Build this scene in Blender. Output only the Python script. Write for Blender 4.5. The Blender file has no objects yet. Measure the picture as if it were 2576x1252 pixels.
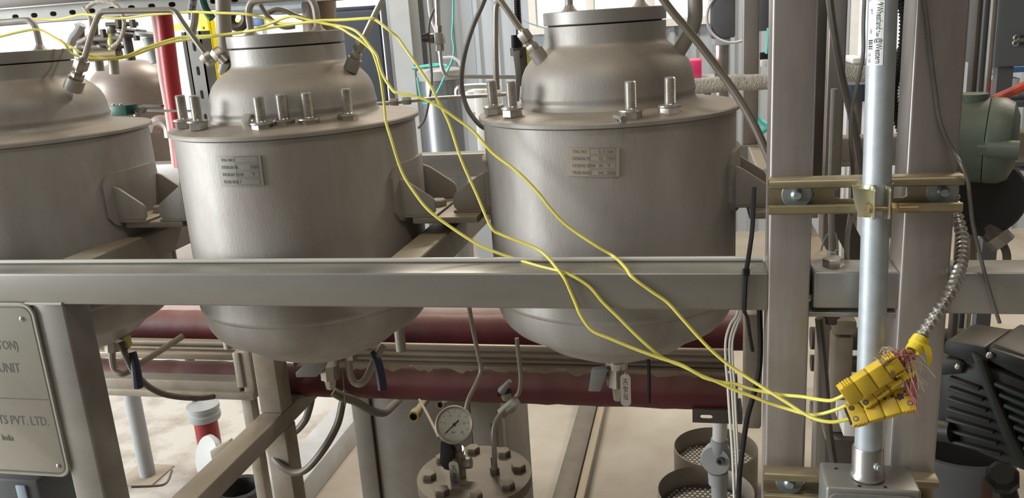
import bpy, bmesh, math, random
from mathutils import Vector, Matrix
random.seed(7)
SC = bpy.context.scene
COL = SC.collection

# ------------------------------------------------------------------ camera
W, H, F = 2576.0, 1252.0, 2100.0
CAM = Vector((0.0, -1.0, 1.55))
def cam_axes(yaw, pit, rol):
    cy, sy, cp, sp = math.cos(yaw), math.sin(yaw), math.cos(pit), math.sin(pit)
    f = Vector((sy*cp, cy*cp, -sp)); r = Vector((cy, -sy, 0)); u = r.cross(f)
    c, s = math.cos(rol), math.sin(rol)
    return r*c+u*s, -r*s+u*c, f
RX, UX, FX = cam_axes(math.radians(-12.85), math.radians(15.18), math.radians(-3.83))
cd = bpy.data.cameras.new('camera'); cam = bpy.data.objects.new('camera', cd); COL.objects.link(cam)
cd.sensor_fit = 'HORIZONTAL'; cd.sensor_width = 36.0; cd.lens = 36.0*F/W; cd.clip_start = 0.02; cd.clip_end = 200
m3 = Matrix((RX, UX, -FX)).transposed()
cam.matrix_world = Matrix.Translation(CAM) @ m3.to_4x4()
SC.camera = cam

# ------------------------------------------------------------------ world, lights, exposure
wd = bpy.data.worlds.new('daylight'); SC.world = wd; wd.use_nodes = True
bg = wd.node_tree.nodes['Background']; bg.inputs[0].default_value = (1.0, 0.985, 0.96, 1); bg.inputs[1].default_value = 1.5
def area_light(name, loc, aim, size, size_y, power, col):
    l = bpy.data.lights.new(name, 'AREA'); l.shape = 'RECTANGLE'; l.size = size; l.size_y = size_y; l.energy = power; l.color = col
    o = bpy.data.objects.new(name, l); COL.objects.link(o); o.location = loc
    d = Vector(aim)-Vector(loc); o.rotation_euler = d.to_track_quat('-Z', 'Y').to_euler(); return o
area_light('bay_door_daylight', (-6.5, -1.6, 2.2), (-0.4, 0.2, 1.2), 3.0, 3.2, 620, (0.92, 0.97, 1.0))
area_light('high_bay_lamp_1', (-1.2, 3.0, 4.1), (-1.2, 3.0, 0), 1.4, 0.4, 120, (1.0, 0.93, 0.82))
area_light('high_bay_lamp_2', (2.4, 2.8, 4.1), (2.4, 2.8, 0), 1.4, 0.4, 130, (1.0, 0.91, 0.78))
area_light('high_bay_lamp_3', (0.3, -1.6, 4.1), (0.3, -1.6, 0), 1.4, 0.4, 25, (1.0, 0.91, 0.78))
vs = SC.view_settings
vs.view_transform = 'Standard'; vs.look = 'None'; vs.exposure = -0.08; vs.gamma = 1.0; vs.use_curve_mapping = False

# ------------------------------------------------------------------ helpers
def at(u, v, y=None, x=None, z=None):
    """world point seen at photo pixel (u, v) on the given world plane"""
    d = RX*((u-W/2)/F) + UX*(-(v-H/2)/F) + FX
    if y is not None: t = (y-CAM.y)/d.y
    elif x is not None: t = (x-CAM.x)/d.x
    else: t = (z-CAM.z)/d.z
    return CAM + d*t
def dep(p): return (Vector(p)-CAM).dot(FX)
def sz(u, v, y, px): return px*dep(at(u, v, y))/F      # metres of px pixels there

def nodes_of(m): return m.node_tree.nodes, m.node_tree.links
MATS = {}
def mat(name, col, rough=0.5, metal=0.0, col2=None, scale=8.0, mixamt=0.5, bump=0.0, bscale=60.0, stretch=(1, 1, 1), dust=None, dustamt=0.0, emit=None, alpha_trans=0.0, spec=0.5, contrast=(0.35, 0.65), rvar=0.0):
    m = bpy.data.materials.new(name); m.use_nodes = True
    n, l = nodes_of(m); b = n['Principled BSDF']
    b.inputs['Base Color'].default_value = (*col, 1); b.inputs['Roughness'].default_value = rough; b.inputs['Metallic'].default_value = metal
    b.inputs['Specular IOR Level'].default_value = spec
    if alpha_trans: b.inputs['Transmission Weight'].default_value = alpha_trans
    cur = None
    if col2 is not None or bump or dust:
        tc = n.new('ShaderNodeNewGeometry')
        mp = n.new('ShaderNodeMapping'); mp.inputs['Scale'].default_value = stretch
        l.new(tc.outputs['Position'], mp.inputs['Vector'])
    if col2 is not None:
        nz = n.new('ShaderNodeTexNoise'); nz.inputs['Scale'].default_value = scale; nz.inputs['Detail'].default_value = 6; nz.inputs['Roughness'].default_value = 0.62
        l.new(mp.outputs[0], nz.inputs['Vector'])
        mr = n.new('ShaderNodeMapRange'); mr.inputs['From Min'].default_value = contrast[0]; mr.inputs['From Max'].default_value = contrast[1]; mr.inputs['To Max'].default_value = mixamt*2
        mr.clamp = True
        l.new(nz.outputs['Fac'], mr.inputs['Value'])
        mx = n.new('ShaderNodeMix'); mx.data_type = 'RGBA'; mx.inputs[6].default_value = (*col, 1); mx.inputs[7].default_value = (*col2, 1)
        l.new(mr.outputs[0], mx.inputs[0]); cur = mx.outputs[2]
        if rvar:
            r2 = n.new('ShaderNodeMapRange'); r2.inputs['From Min'].default_value = 0.3; r2.inputs['From Max'].default_value = 0.7
            r2.inputs['To Min'].default_value = rough-rvar; r2.inputs['To Max'].default_value = rough+rvar
            l.new(nz.outputs['Fac'], r2.inputs['Value']); l.new(r2.outputs[0], b.inputs['Roughness'])
    if dust:   # settled dust on faces that look upwards
        sp = n.new('ShaderNodeSeparateXYZ'); l.new(tc.outputs['Normal'], sp.inputs[0])
        dr = n.new('ShaderNodeMapRange'); dr.inputs['From Min'].default_value = 0.15; dr.inputs['From Max'].default_value = 0.95; dr.inputs['To Max'].default_value = dustamt
        l.new(sp.outputs['Z'], dr.inputs['Value'])
        n2 = n.new('ShaderNodeTexNoise'); n2.inputs['Scale'].default_value = 14; n2.inputs['Detail'].default_value = 5
        l.new(tc.outputs['Position'], n2.inputs['Vector'])
        mu = n.new('ShaderNodeMath'); mu.operation = 'MULTIPLY'
        m4 = n.new('ShaderNodeMapRange'); m4.inputs['From Min'].default_value = 0.3; m4.inputs['From Max'].default_value = 0.6; m4.inputs['To Min'].default_value = 0.55; m4.inputs['To Max'].default_value = 1.0
        l.new(n2.outputs['Fac'], m4.inputs['Value']); l.new(dr.outputs[0], mu.inputs[0]); l.new(m4.outputs[0], mu.inputs[1])
        dx = n.new('ShaderNodeMix'); dx.data_type = 'RGBA'; dx.inputs[6].default_value = (*col, 1); dx.inputs[7].default_value = (*dust, 1)
        if cur: l.new(cur, dx.inputs[6])
        l.new(mu.outputs[0], dx.inputs[0]); cur = dx.outputs[2]
        if metal > 0:
            iv = n.new('ShaderNodeMapRange'); iv.inputs['To Min'].default_value = metal; iv.inputs['To Max'].default_value = 0.0
            l.new(mu.outputs[0], iv.inputs['Value']); l.new(iv.outputs[0], b.inputs['Metallic'])
    if cur: l.new(cur, b.inputs['Base Color'])
    if bump:
        nb = n.new('ShaderNodeTexNoise'); nb.inputs['Scale'].default_value = bscale; nb.inputs['Detail'].default_value = 4
        l.new(mp.outputs[0], nb.inputs['Vector'])
        bp = n.new('ShaderNodeBump'); bp.inputs['Strength'].default_value = bump; bp.inputs['Distance'].default_value = 0.004
        l.new(nb.outputs['Fac'], bp.inputs['Height']); l.new(bp.outputs[0], b.inputs['Normal'])
    if emit:
        b.inputs['Emission Color'].default_value = (*emit[0], 1); b.inputs['Emission Strength'].default_value = emit[1]
    MATS[name] = m
    return m
mat('shed_roof', (0.30, 0.29, 0.28), 0.7)
mat('shed_wall', (0.17, 0.165, 0.155), 0.7)
mat('satin_steel', (0.62, 0.60, 0.55), 0.4, 0.35)
mat('armour', (0.42, 0.40, 0.37), 0.38, 0.7, (0.28, 0.26, 0.23), 30, 0.4)
mat('box_grey', (0.25, 0.25, 0.235), 0.42, 0.5, (0.19, 0.185, 0.165), 20, 0.4, dust=(0.24, 0.215, 0.17), dustamt=0.6)
mat('blue_panel', (0.30, 0.36, 0.44), 0.4)
mat('disc_grey', (0.42, 0.42, 0.40), 0.5)
mat('rust', (0.10, 0.045, 0.028), 0.8)
mat('dark_metal', (0.30, 0.31, 0.32), 0.35, 0.6, (0.12, 0.13, 0.14), 4, 0.45, stretch=(3, 3, 0.2))
mat('channel_steel', (0.34, 0.335, 0.315), 0.45, 0.4, (0.26, 0.25, 0.23), 8, 0.4)
mat('pink_lagging', (0.66, 0.50, 0.46), 0.6, 0.0, (0.55, 0.38, 0.34), 9, 0.4)
mat('tank_pink', (0.40, 0.34, 0.30), 0.42, 0.2, (0.30, 0.23, 0.20), 5, 0.4)
mat('brass_dark', (0.20, 0.16, 0.08), 0.45, 0.4)
mat('braid', (0.40, 0.40, 0.39), 0.5, 0.2, (0.05, 0.05, 0.05), 160, 0.5)
mat('canister', (0.34, 0.25, 0.17), 0.5, 0.1, (0.22, 0.17, 0.12), 10, 0.4)
DUST = (0.36, 0.29, 0.21)
mat('vessel', (0.40, 0.385, 0.36), 0.52, 0.35, (0.265, 0.235, 0.205), 6.5, 0.45, 0.06, 350, (1, 1, 0.35), (0.345, 0.28, 0.205), 0.85, rvar=0.06)
mat('lid_steel', (0.31, 0.295, 0.275), 0.45, 0.4, (0.25, 0.23, 0.21), 9, 0.4, 0.04, 300, (1, 1, 3), DUST, 0.5)
mat('frame_steel', (0.385, 0.375, 0.355), 0.34, 0.62, (0.25, 0.235, 0.21), 4, 0.5, 0.03, 260, (0.35, 1, 1), (0.42, 0.385, 0.33), 0.55, rvar=0.09)
mat('post_steel', (0.40, 0.37, 0.345), 0.36, 0.6, (0.24, 0.20, 0.175), 9, 0.5, 0.03, 260, (1, 1, 0.16), (0.42, 0.36, 0.28), 0.5, rvar=0.09)
mat('dusty_steel', (0.33, 0.30, 0.26), 0.5, 0.4, (0.22, 0.19, 0.15), 7, 0.4, 0.05, 200, (1, 1, 1), (0.40, 0.32, 0.22), 0.85)
mat('bright_steel', (0.55, 0.54, 0.51), 0.28, 0.9, (0.38, 0.36, 0.33), 12, 0.35)
mat('bolt_steel', (0.60, 0.58, 0.54), 0.32, 0.8, (0.40, 0.37, 0.33), 40, 0.4, dust=DUST, dustamt=0.25)
mat('tube_steel', (0.42, 0.40, 0.36), 0.34, 0.75, (0.30, 0.27, 0.23), 14, 0.4, dust=DUST, dustamt=0.4)
mat('galvanized', (0.45, 0.49, 0.515), 0.5, 0.5, (0.36, 0.40, 0.42), 60, 0.35, 0.02, 300)
mat('zinc_yellow', (0.37, 0.315, 0.195), 0.38, 0.7, (0.23, 0.185, 0.11), 10, 0.45, dust=(0.40, 0.34, 0.23), dustamt=0.5)
mat('zinc_plate', (0.58, 0.57, 0.42), 0.32, 0.8, (0.46, 0.42, 0.26), 18, 0.4)
mat('zinc_blue', (0.40, 0.44, 0.45), 0.38, 0.6, (0.30, 0.32, 0.32), 30, 0.4)
mat('brass', (0.42, 0.32, 0.16), 0.38, 0.75, (0.30, 0.22, 0.11), 30, 0.4)
mat('wire_yellow', (0.74, 0.68, 0.11), 0.42, 0.0, (0.64, 0.57, 0.12), 30, 0.4)
mat('plug_yellow', (0.70, 0.49, 0.035), 0.45, 0.0, (0.60, 0.41, 0.04), 25, 0.4, 0.05, 400)
mat('tape_yellow', (0.72, 0.56, 0.03), 0.4, 0.0, (0.64, 0.46, 0.03), 30, 0.3)
mat('plug_dark', (0.05, 0.025, 0.015), 0.6)
mat('plug_seam', (0.36, 0.24, 0.02), 0.6)
mat('brown_steel', (0.185, 0.155, 0.115), 0.5, 0.3, (0.12, 0.098, 0.07), 8, 0.45, dust=(0.24, 0.19, 0.13), dustamt=0.7)
mat('black', (0.010, 0.0095, 0.0095), 0.55, 0.0, (0.02, 0.018, 0.017), 20, 0.4, spec=0.25)
mat('black_matt', (0.016, 0.017, 0.019), 0.65, 0.0, (0.03, 0.028, 0.025), 12, 0.4, dust=(0.16, 0.12, 0.07), dustamt=0.6)
mat('motor', (0.020, 0.024, 0.024), 0.5, 0.0, (0.035, 0.034, 0.03), 10, 0.4, dust=(0.11, 0.088, 0.055), dustamt=0.75, spec=0.35)
mat('motor_green', (0.034, 0.050, 0.045), 0.5, 0.0, (0.05, 0.056, 0.046), 10, 0.4, dust=(0.12, 0.115, 0.085), dustamt=0.6, spec=0.35)
mat('housing_green', (0.115, 0.145, 0.105), 0.5, 0.0, (0.075, 0.10, 0.078), 9, 0.45, 0.1, 160, dust=(0.20, 0.20, 0.14), dustamt=0.5)
mat('red_jacket', (0.115, 0.014, 0.017), 0.55, 0.0, (0.060, 0.010, 0.011), 9, 0.45, 0.5, 22, (0.4, 1, 1), (0.34, 0.19, 0.15), 0.6)
mat('red_pipe', (0.42, 0.03, 0.035), 0.4, 0.0, (0.33, 0.025, 0.03), 6, 0.4, 0.25, 18)
mat('red_paint', (0.60, 0.02, 0.03), 0.4, 0.0, (0.5, 0.02, 0.03), 10, 0.3)
mat('magenta_box', (0.62, 0.03, 0.12), 0.4)
mat('orange_red', (0.50, 0.06, 0.02), 0.4)
mat('yellow_rack', (0.86, 0.72, 0.0), 0.45, 0.0, (0.80, 0.64, 0.0), 6, 0.3)
mat('cladding', (0.30, 0.26, 0.205), 0.36, 0.6, (0.20, 0.15, 0.105), 8, 0.5, 0.3, 30, (0.3, 1, 1), (0.38, 0.29, 0.20), 0.6)
mat('cream_steel', (0.36, 0.325, 0.265), 0.5, 0.15, (0.22, 0.175, 0.125), 7, 0.5, dust=(0.40, 0.32, 0.22), dustamt=0.6)
mat('white', (0.72, 0.71, 0.67), 0.5, 0.0, (0.60, 0.58, 0.52), 8, 0.3)
mat('white_wire', (0.62, 0.59, 0.53), 0.5)
mat('sticker', (0.74, 0.76, 0.74), 0.35)
mat('ink', (0.02, 0.02, 0.022), 0.6)
mat('ink_grey', (0.10, 0.095, 0.085), 0.6)
mat('etch', (0.13, 0.12, 0.105), 0.6)
mat('sign_plate', (0.42, 0.41, 0.36), 0.40, 0.55, (0.36, 0.34, 0.29), 9, 0.4, 0.02, 400)
mat('dull_plate', (0.31, 0.30, 0.275), 0.40, 0.55, (0.26, 0.245, 0.22), 14, 0.4)
mat('shiny_plate', (0.56, 0.50, 0.42), 0.3, 0.7, (0.45, 0.39, 0.32), 14, 0.4)
mat('floor', (0.44, 0.395, 0.33), 0.5, 0.0, (0.33, 0.275, 0.205), 2.6, 0.5, 0.06, 40, contrast=(0.35, 0.7), rvar=0.08)
mat('deck', (0.56, 0.535, 0.49), 0.5, 0.0, (0.34, 0.285, 0.23), 8, 0.45, 0.05, 60, contrast=(0.46, 0.70))
mat('deck_edge', (0.52, 0.53, 0.54), 0.5, 0.2, (0.40, 0.38, 0.36), 7, 0.4)
mat('wall_metal', (0.43, 0.46, 0.49), 0.5, 0.15, (0.36, 0.385, 0.41), 1.5, 0.3)
mat('cabinet_blue', (0.060, 0.071, 0.092), 0.45, 0.0, (0.05, 0.058, 0.075), 5, 0.3)
mat('grey_paint', (0.36, 0.37, 0.37), 0.5, 0.0, (0.30, 0.31, 0.30), 6, 0.3)
mat('dark_grey', (0.085, 0.088, 0.092), 0.5, 0.0, (0.065, 0.065, 0.068), 8, 0.3)
mat('dark_steel', (0.12, 0.105, 0.09), 0.5, 0.4, (0.08, 0.068, 0.055), 9, 0.4, dust=(0.2, 0.16, 0.11), dustamt=0.5)
mat('panel_grey', (0.215, 0.195, 0.165), 0.45, 0.3, (0.15, 0.13, 0.10), 5, 0.45, 0.03, 200, dust=(0.26, 0.21, 0.15), dustamt=0.5)
mat('pale_wall', (0.66, 0.67, 0.70), 0.55)
mat('fabric_hose', (0.62, 0.58, 0.50), 0.9, 0.0, (0.46, 0.42, 0.35), 120, 0.45, 0.8, 260)
mat('teal_tube', (0.10, 0.55, 0.47), 0.35, 0.0, (0.08, 0.45, 0.40), 20, 0.3)
mat('clear_tube', (0.70, 0.74, 0.74), 0.25)
mat('green_block', (0.010, 0.085, 0.062), 0.4)
mat('blue_paint', (0.05, 0.11, 0.26), 0.45)
mat('tape_white', (0.78, 0.78, 0.76), 0.45)
mat('blue_grip', (0.018, 0.020, 0.042), 0.45)
mat('grey_handle', (0.22, 0.215, 0.20), 0.5, 0.2, (0.17, 0.16, 0.145), 20, 0.3)
mat('dial', (0.56, 0.55, 0.48), 0.35)
mat('pink_fibre', (0.62, 0.32, 0.27), 0.8)
mat('cream_fibre', (0.70, 0.55, 0.40), 0.8)
mat('red_fibre', (0.55, 0.17, 0.16), 0.8)
mat('rubber_hose', (0.125, 0.105, 0.08), 0.5, 0.0, (0.09, 0.075, 0.055), 14, 0.4, dust=(0.26, 0.21, 0.14), dustamt=0.6)
mat('hose_grey', (0.18, 0.17, 0.15), 0.5, 0.3, (0.12, 0.11, 0.095), 30, 0.4)
mat('glass', (0.9, 0.95, 0.95), 0.05, 0.0, alpha_trans=1.0)
mat('window_light', (0.85, 0.88, 0.86), 0.5, emit=((0.93, 1.0, 0.96), 1.6))
mat('yellow_label', (0.55, 0.52, 0.14), 0.5)
mat('hydrant_red', (0.30, 0.02, 0.025), 0.45, 0.0, (0.2, 0.02, 0.02), 12, 0.4)

def root_of(o):
    while o.parent: o = o.parent
    return o
class MB:
    def __init__(s): s.v = []; s.f = []
    def add(s, vs, fs):
        k = len(s.v); s.v += [Vector(p) for p in vs]; s.f += [tuple(i+k for i in f) for f in fs]; return s
    def box(s, x0, x1, y0, y1, z0, z1):
        return s.add([(x0,y0,z0),(x1,y0,z0),(x1,y1,z0),(x0,y1,z0),(x0,y0,z1),(x1,y0,z1),(x1,y1,z1),(x0,y1,z1)],
                     [(0,3,2,1),(4,5,6,7),(0,1,5,4),(1,2,6,5),(2,3,7,6),(3,0,4,7)])
    def obox(s, c, ax, ay, az):      # centre and half-axis vectors
        c, ax, ay, az = map(Vector, (c, ax, ay, az)); P = []
        for k in (-1, 1):
            for i, j in ((-1,-1),(1,-1),(1,1),(-1,1)): P.append(c+ax*i+ay*j+az*k)
        return s.add(P, [(0,3,2,1),(4,5,6,7),(0,1,5,4),(1,2,6,5),(2,3,7,6),(3,0,4,7)])
    def bar(s, p0, p1, w, h, up=(0,0,1)):
        p0, p1 = Vector(p0), Vector(p1); d = (p1-p0); L = d.length; d.normalize()
        side = d.cross(Vector(up)).normalized(); u = side.cross(d)
        return s.obox((p0+p1)/2, d*L/2, side*w/2, u*h/2)
    def cyl(s, p0, p1, r0, r1=None, n=20, caps=True, rot=0.0):
        r1 = r0 if r1 is None else r1
        p0, p1 = Vector(p0), Vector(p1); d = (p1-p0).normalized()
        a = d.orthogonal().normalized() if abs(d.z) < 0.999 else Vector((1,0,0)); b = d.cross(a)
        P = []
        for p, r in ((p0, r0), (p1, r1)):
            for i in range(n):
                t = 2*math.pi*i/n+rot; P.append(p+(a*math.cos(t)+b*math.sin(t))*r)
        fs = [(i, (i+1)%n, n+(i+1)%n, n+i) for i in range(n)]
        if caps: fs += [tuple(range(n-1, -1, -1)), tuple(range(n, 2*n))]
        return s.add(P, fs)
    def lathe(s, prof, o=(0,0,0), d=(0,0,1), n=32, a0=0.0):
        o = Vector(o); d = Vector(d).normalized()
        a = Vector((1,0,0)) if abs(d.z) > 0.999 else d.orthogonal().normalized(); b = d.cross(a)
        P, fs, rings = [], [], []
        for r, h in prof:
            if r < 1e-6: rings.append([len(P)]); P.append(o+d*h)
            else:
                rings.append(list(range(len(P), len(P)+n)))
                for i in range(n):
                    t = a0+2*math.pi*i/n; P.append(o+d*h+(a*math.cos(t)+b*math.sin(t))*r)
        for A, B in zip(rings, rings[1:]):
            for i in range(n):
                j = (i+1) % n
                if len(A) == 1 and len(B) == 1: break
                if len(A) == 1: fs.append((A[0], B[j], B[i]))
                elif len(B) == 1: fs.append((A[i], A[j], B[0]))
                else: fs.append((A[i], A[j], B[j], B[i]))
        return s.add(P, fs)
    def tube(s, pts, r, n=8, sub=6, rib=None, caps=True):
        pts = [Vector(p) for p in pts]
        if sub > 1 and len(pts) > 2:
            q = []
            for i in range(len(pts)-1):
                p0 = pts[max(i-1, 0)]; p1 = pts[i]; p2 = pts[i+1]; p3 = pts[min(i+2, len(pts)-1)]
                for k in range(sub):
                    t = k/sub
                    q.append(0.5*((2*p1)+(p2-p0)*t+(2*p0-5*p1+4*p2-p3)*t*t+(3*p1-p0-3*p2+p3)*t**3))
            q.append(pts[-1]); pts = q
        N = len(pts); rr = r if callable(r) else (lambda t: r)
        if rib:          # ribbed metal hose: resample evenly, swell every pitch
            pitch, amp = rib; L = [0]
            for a, b in zip(pts, pts[1:]): L.append(L[-1]+(b-a).length)
            cnt = max(4, int(L[-1]/pitch)*4); q = []; k = 0
            for i in range(cnt+1):
                t = L[-1]*i/cnt
                while k < N-2 and L[k+1] < t: k += 1
                f = (t-L[k])/max(L[k+1]-L[k], 1e-9); q.append(pts[k].lerp(pts[k+1], min(max(f, 0), 1)))
            pts = q; N = len(pts)
        P, fs = [], []; prev = None
        for i in range(N):
            d = (pts[min(i+1, N-1)]-pts[max(i-1, 0)])
            d = d.normalized() if d.length > 1e-9 else Vector((0,0,1))
            a = d.orthogonal().normalized() if prev is None else (prev-d*prev.dot(d)).normalized()
            prev = a; b = d.cross(a); R = rr(i/(N-1))
            if rib: R += rib[1]*(0.0, 1.0, 1.0, 0.0)[i % 4]-rib[1]*0.5
            for k in range(n):
                t = 2*math.pi*k/n; P.append(pts[i]+(a*math.cos(t)+b*math.sin(t))*R)
        for i in range(N-1):
            for k in range(n): fs.append((i*n+k, i*n+(k+1)%n, (i+1)*n+(k+1)%n, (i+1)*n+k))
        if caps: fs += [tuple(range(n-1,-1,-1)), tuple(range((N-1)*n, N*n))]
        return s.add(P, fs)
    def prism(s, poly, o, ux, uy, th):      # polygon in the plane (ux, uy) thickened by the vector th
        o, ux, uy, th = map(Vector, (o, ux, uy, th)); n = len(poly)
        A = [o+ux*a+uy*b for a, b in poly]; P = A+[p+th for p in A]
        fs = [tuple(range(n-1,-1,-1)), tuple(range(n, 2*n))]+[(i, (i+1)%n, n+(i+1)%n, n+i) for i in range(n)]
        return s.add(P, fs)
    def patch(s, fn, nu, nv, th):           # curved plate: fn(u, v, h) -> point, h 0 inner / th outer
        P, fs = [], []
        for h in (0, th):
            for i in range(nu+1):
                for j in range(nv+1): P.append(fn(i/nu, j/nv, h))
        k = (nu+1)*(nv+1); g = lambda i, j: i*(nv+1)+j
        for i in range(nu):
            for j in range(nv):
                q = (g(i,j), g(i+1,j), g(i+1,j+1), g(i,j+1)); fs.append(q[::-1]); fs.append(tuple(a+k for a in q))
        for i in range(nu):
            for j, fl in ((0, 0), (nv, 1)):
                q = (g(i,j), g(i+1,j), g(i+1,j)+k, g(i,j)+k); fs.append(q[::-1] if fl else q)
        for j in range(nv):
            for i, fl in ((0, 1), (nu, 0)):
                q = (g(i,j), g(i,j+1), g(i,j+1)+k, g(i,j)+k); fs.append(q[::-1] if fl else q)
        return s.add(P, fs)
    def build(s, name, m, parent=None, bevel=0.0, local=False, ang=35, seg=2, dedup=False):
        vs = s.v
        if parent is not None and not local:
            L = root_of(parent).location; vs = [p-L for p in vs]; org = Vector((0,0,0))
        elif parent is None:
            lo = Vector((min(p.x for p in vs), min(p.y for p in vs), min(p.z for p in vs))); hi = Vector((max(p.x for p in vs), max(p.y for p in vs), max(p.z for p in vs)))
            org = Vector(((lo.x+hi.x)/2, (lo.y+hi.y)/2, lo.z)); vs = [p-org for p in vs]
        else: org = Vector((0,0,0))
        bm = bmesh.new(); V = [bm.verts.new(p) for p in vs]
        for f in s.f:
            try: bm.faces.new([V[i] for i in f])
            except ValueError: pass
        if dedup: bmesh.ops.remove_doubles(bm, verts=bm.verts, dist=1e-6)
        bmesh.ops.recalc_face_normals(bm, faces=bm.faces)
        if bevel > 0:
            es = [e for e in bm.edges if len(e.link_faces) == 2 and e.calc_face_angle(0) > 0.6]
            bmesh.ops.bevel(bm, geom=es, offset=bevel, segments=seg, profile=0.5, affect='EDGES', clamp_overlap=True)
        me = bpy.data.meshes.new(name); bm.to_mesh(me); bm.free()
        me.shade_smooth(); me.set_sharp_from_angle(angle=math.radians(ang))
        me.materials.append(MATS[m])
        o = bpy.data.objects.new(name, me); COL.objects.link(o); o.location = org; o.parent = parent
        return o
def tag(o, label, cat, group=None):
    o['label'] = label; o['category'] = cat
    if group: o['group'] = group
    return o
def thing(name, label, cat, loc, group=None):
    o = bpy.data.objects.new(name, None); COL.objects.link(o); o.location = Vector(loc); o.empty_display_size = 0.05
    return tag(o, label, cat, group)
def struct(o): o['kind'] = 'structure'; return o
def copy_tree(o, parent=None):
    c = o.copy(); COL.objects.link(c); c.parent = parent
    for ch in [k for k in o.children]: copy_tree(ch, c)
    return c
def lettering(mb, txt, size, fn, depth=0.0002, align='LEFT', sx=1.0, fit=None):
    """flat letters; fn(x, y, z) maps text space to the world"""
    cu = bpy.data.curves.new('t', 'FONT'); cu.body = txt; cu.size = size; cu.align_x = align; cu.extrude = depth; cu.resolution_u = 2
    ob = bpy.data.objects.new('t', cu); COL.objects.link(ob)
    dg = bpy.context.evaluated_depsgraph_get(); me = bpy.data.meshes.new_from_object(ob.evaluated_get(dg))
    if fit: sx = fit/max(v.co.x for v in me.vertices)
    mb.add([fn(v.co.x*sx, v.co.y, v.co.z) for v in me.vertices], [tuple(p.vertices) for p in me.polygons])
    bpy.data.objects.remove(ob); bpy.data.curves.remove(cu); bpy.data.meshes.remove(me)
    return mb
def rrect(w, h, r, n=6, cx=0, cy=0):
    P = []
    for sx, sy, a0 in ((1,1,0),(-1,1,90),(-1,-1,180),(1,-1,270)):
        for i in range(n+1):
            t = math.radians(a0+90*i/n); P.append((cx+sx*(w/2-r)+r*math.cos(t), cy+sy*(h/2-r)+r*math.sin(t)))
    return P
def hexnut(mb, p, d, af, h):
    p = Vector(p); d = Vector(d).normalized(); R = af/2/math.cos(math.pi/6)
    mb.lathe([(0, 0), (R*0.96, 0), (R, h*0.06), (R, h*0.85), (R*0.88, h), (0, h)], p, d, 6)
    return mb
def fitting(parent, p, d, s, m='tube_steel'):
    """compression fitting along d: body hex, neck, nut; s = across flats"""
    p = Vector(p); d = Vector(d).normalized()
    a = MB(); hexnut(a, p, d, s*0.92, s*0.55); a.cyl(p+d*s*0.5, p+d*s*0.95, s*0.33); f = a.build('fitting_body', m, parent)
    b = MB(); hexnut(b, p+d*s*0.9, d, s, s*0.85); b.cyl(p+d*s*1.7, p+d*s*1.95, s*0.4, s*0.3); b.build('fitting_nut', m, parent)
    return p+d*s*1.9
def slotted(mb, o, ux, uy, length, width, th, pitch, sl, sw, first):
    """perforated strip: real slots; o corner, ux along, uy across, th thickness vector"""
    o, ux, uy, th = map(Vector, (o, ux, uy, th)); k = 4
    def cell(x0, x1, hole):
        if not hole:
            mb.prism([(x0,0),(x1,0),(x1,width),(x0,width)], o, ux, uy, th); return
        cx, cy = (x0+x1)/2, width/2; inner, outer = [], []
        for c, a0 in ((cx+(sl-sw)/2, -90), (cx-(sl-sw)/2, 90)):
            for i in range(k+1):
                t = math.radians(a0+180*i/k); inner.append((c+sw/2*math.cos(t), cy+sw/2*math.sin(t)))
        outer = [(cx,0),(x1,0),(x1,cy),(x1,width),(cx,width),(cx,width),(x0,width),(x0,cy),(x0,0),(cx,0)]
        n = len(inner); A = [o+ux*a+uy*b for a, b in inner+outer]; P = A+[p+th for p in A]; fs = []
        for i in range(n):
            j = (i+1) % n
            for off, fl in ((0, 0), (2*n, 1)):
                q = (off+i, off+j, off+n+j, off+n+i)
                if outer[i] == outer[j]: q = (off+i, off+j, off+n+i)
                fs.append(q)
            fs.append((i, j, 2*n+j, 2*n+i)); fs.append((n+i, n+j, 3*n+j, 3*n+i)) if outer[i] != outer[j] else None
        mb.add(P, fs)
    x = 0
    if first > 0: cell(0, first, False); x = first
    while x+pitch <= length+1e-6: cell(x, x+pitch, True); x += pitch
    if length-x > 1e-4: cell(x, length, False)
    return mb
def cyl_px(name, m, parent, a, b, r, n=16, r1=None):
    q = MB(); q.cyl(at(*a[:2], y=a[2]), at(*b[:2], y=b[2]), r, r1, n); return q.build(name, m, parent)
def block_px(name, m, parent, u0, v0, u1, v1, y0, y1, bev=0.001):
    um, vm = (u0+u1)/2, (max(v0, 0)+min(v1, 1252))/2; q = MB(); q.box(at(u0, vm, y=y0).x, at(u1, vm, y=y0).x, y0, y1, at(um, v1, y=y0).z, at(um, v0, y=y0).z); return q.build(name, m, parent, bev)
def poly_px(name, m, parent, pts, y, th, bev=0.0008):
    P = [at(u, v, y=y) for u, v in pts]; q = MB(); n = len(P); t = Vector((0, th, 0)); Q = P+[p+t for p in P]
    q.add(Q, [tuple(range(n-1,-1,-1)), tuple(range(n, 2*n))]+[(i, (i+1)%n, n+(i+1)%n, n+i) for i in range(n)]); return q.build(name, m, parent, bev)
def path(pts):      # [(u, v, y), ...] -> world points
    return [at(u, v, y=y) for u, v, y in pts]

# ================================================================== the setting
fl = MB(); fl.box(-12, 12, -4, 14, -0.05, 0.0); struct(fl.build('floor', 'floor'))
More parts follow.
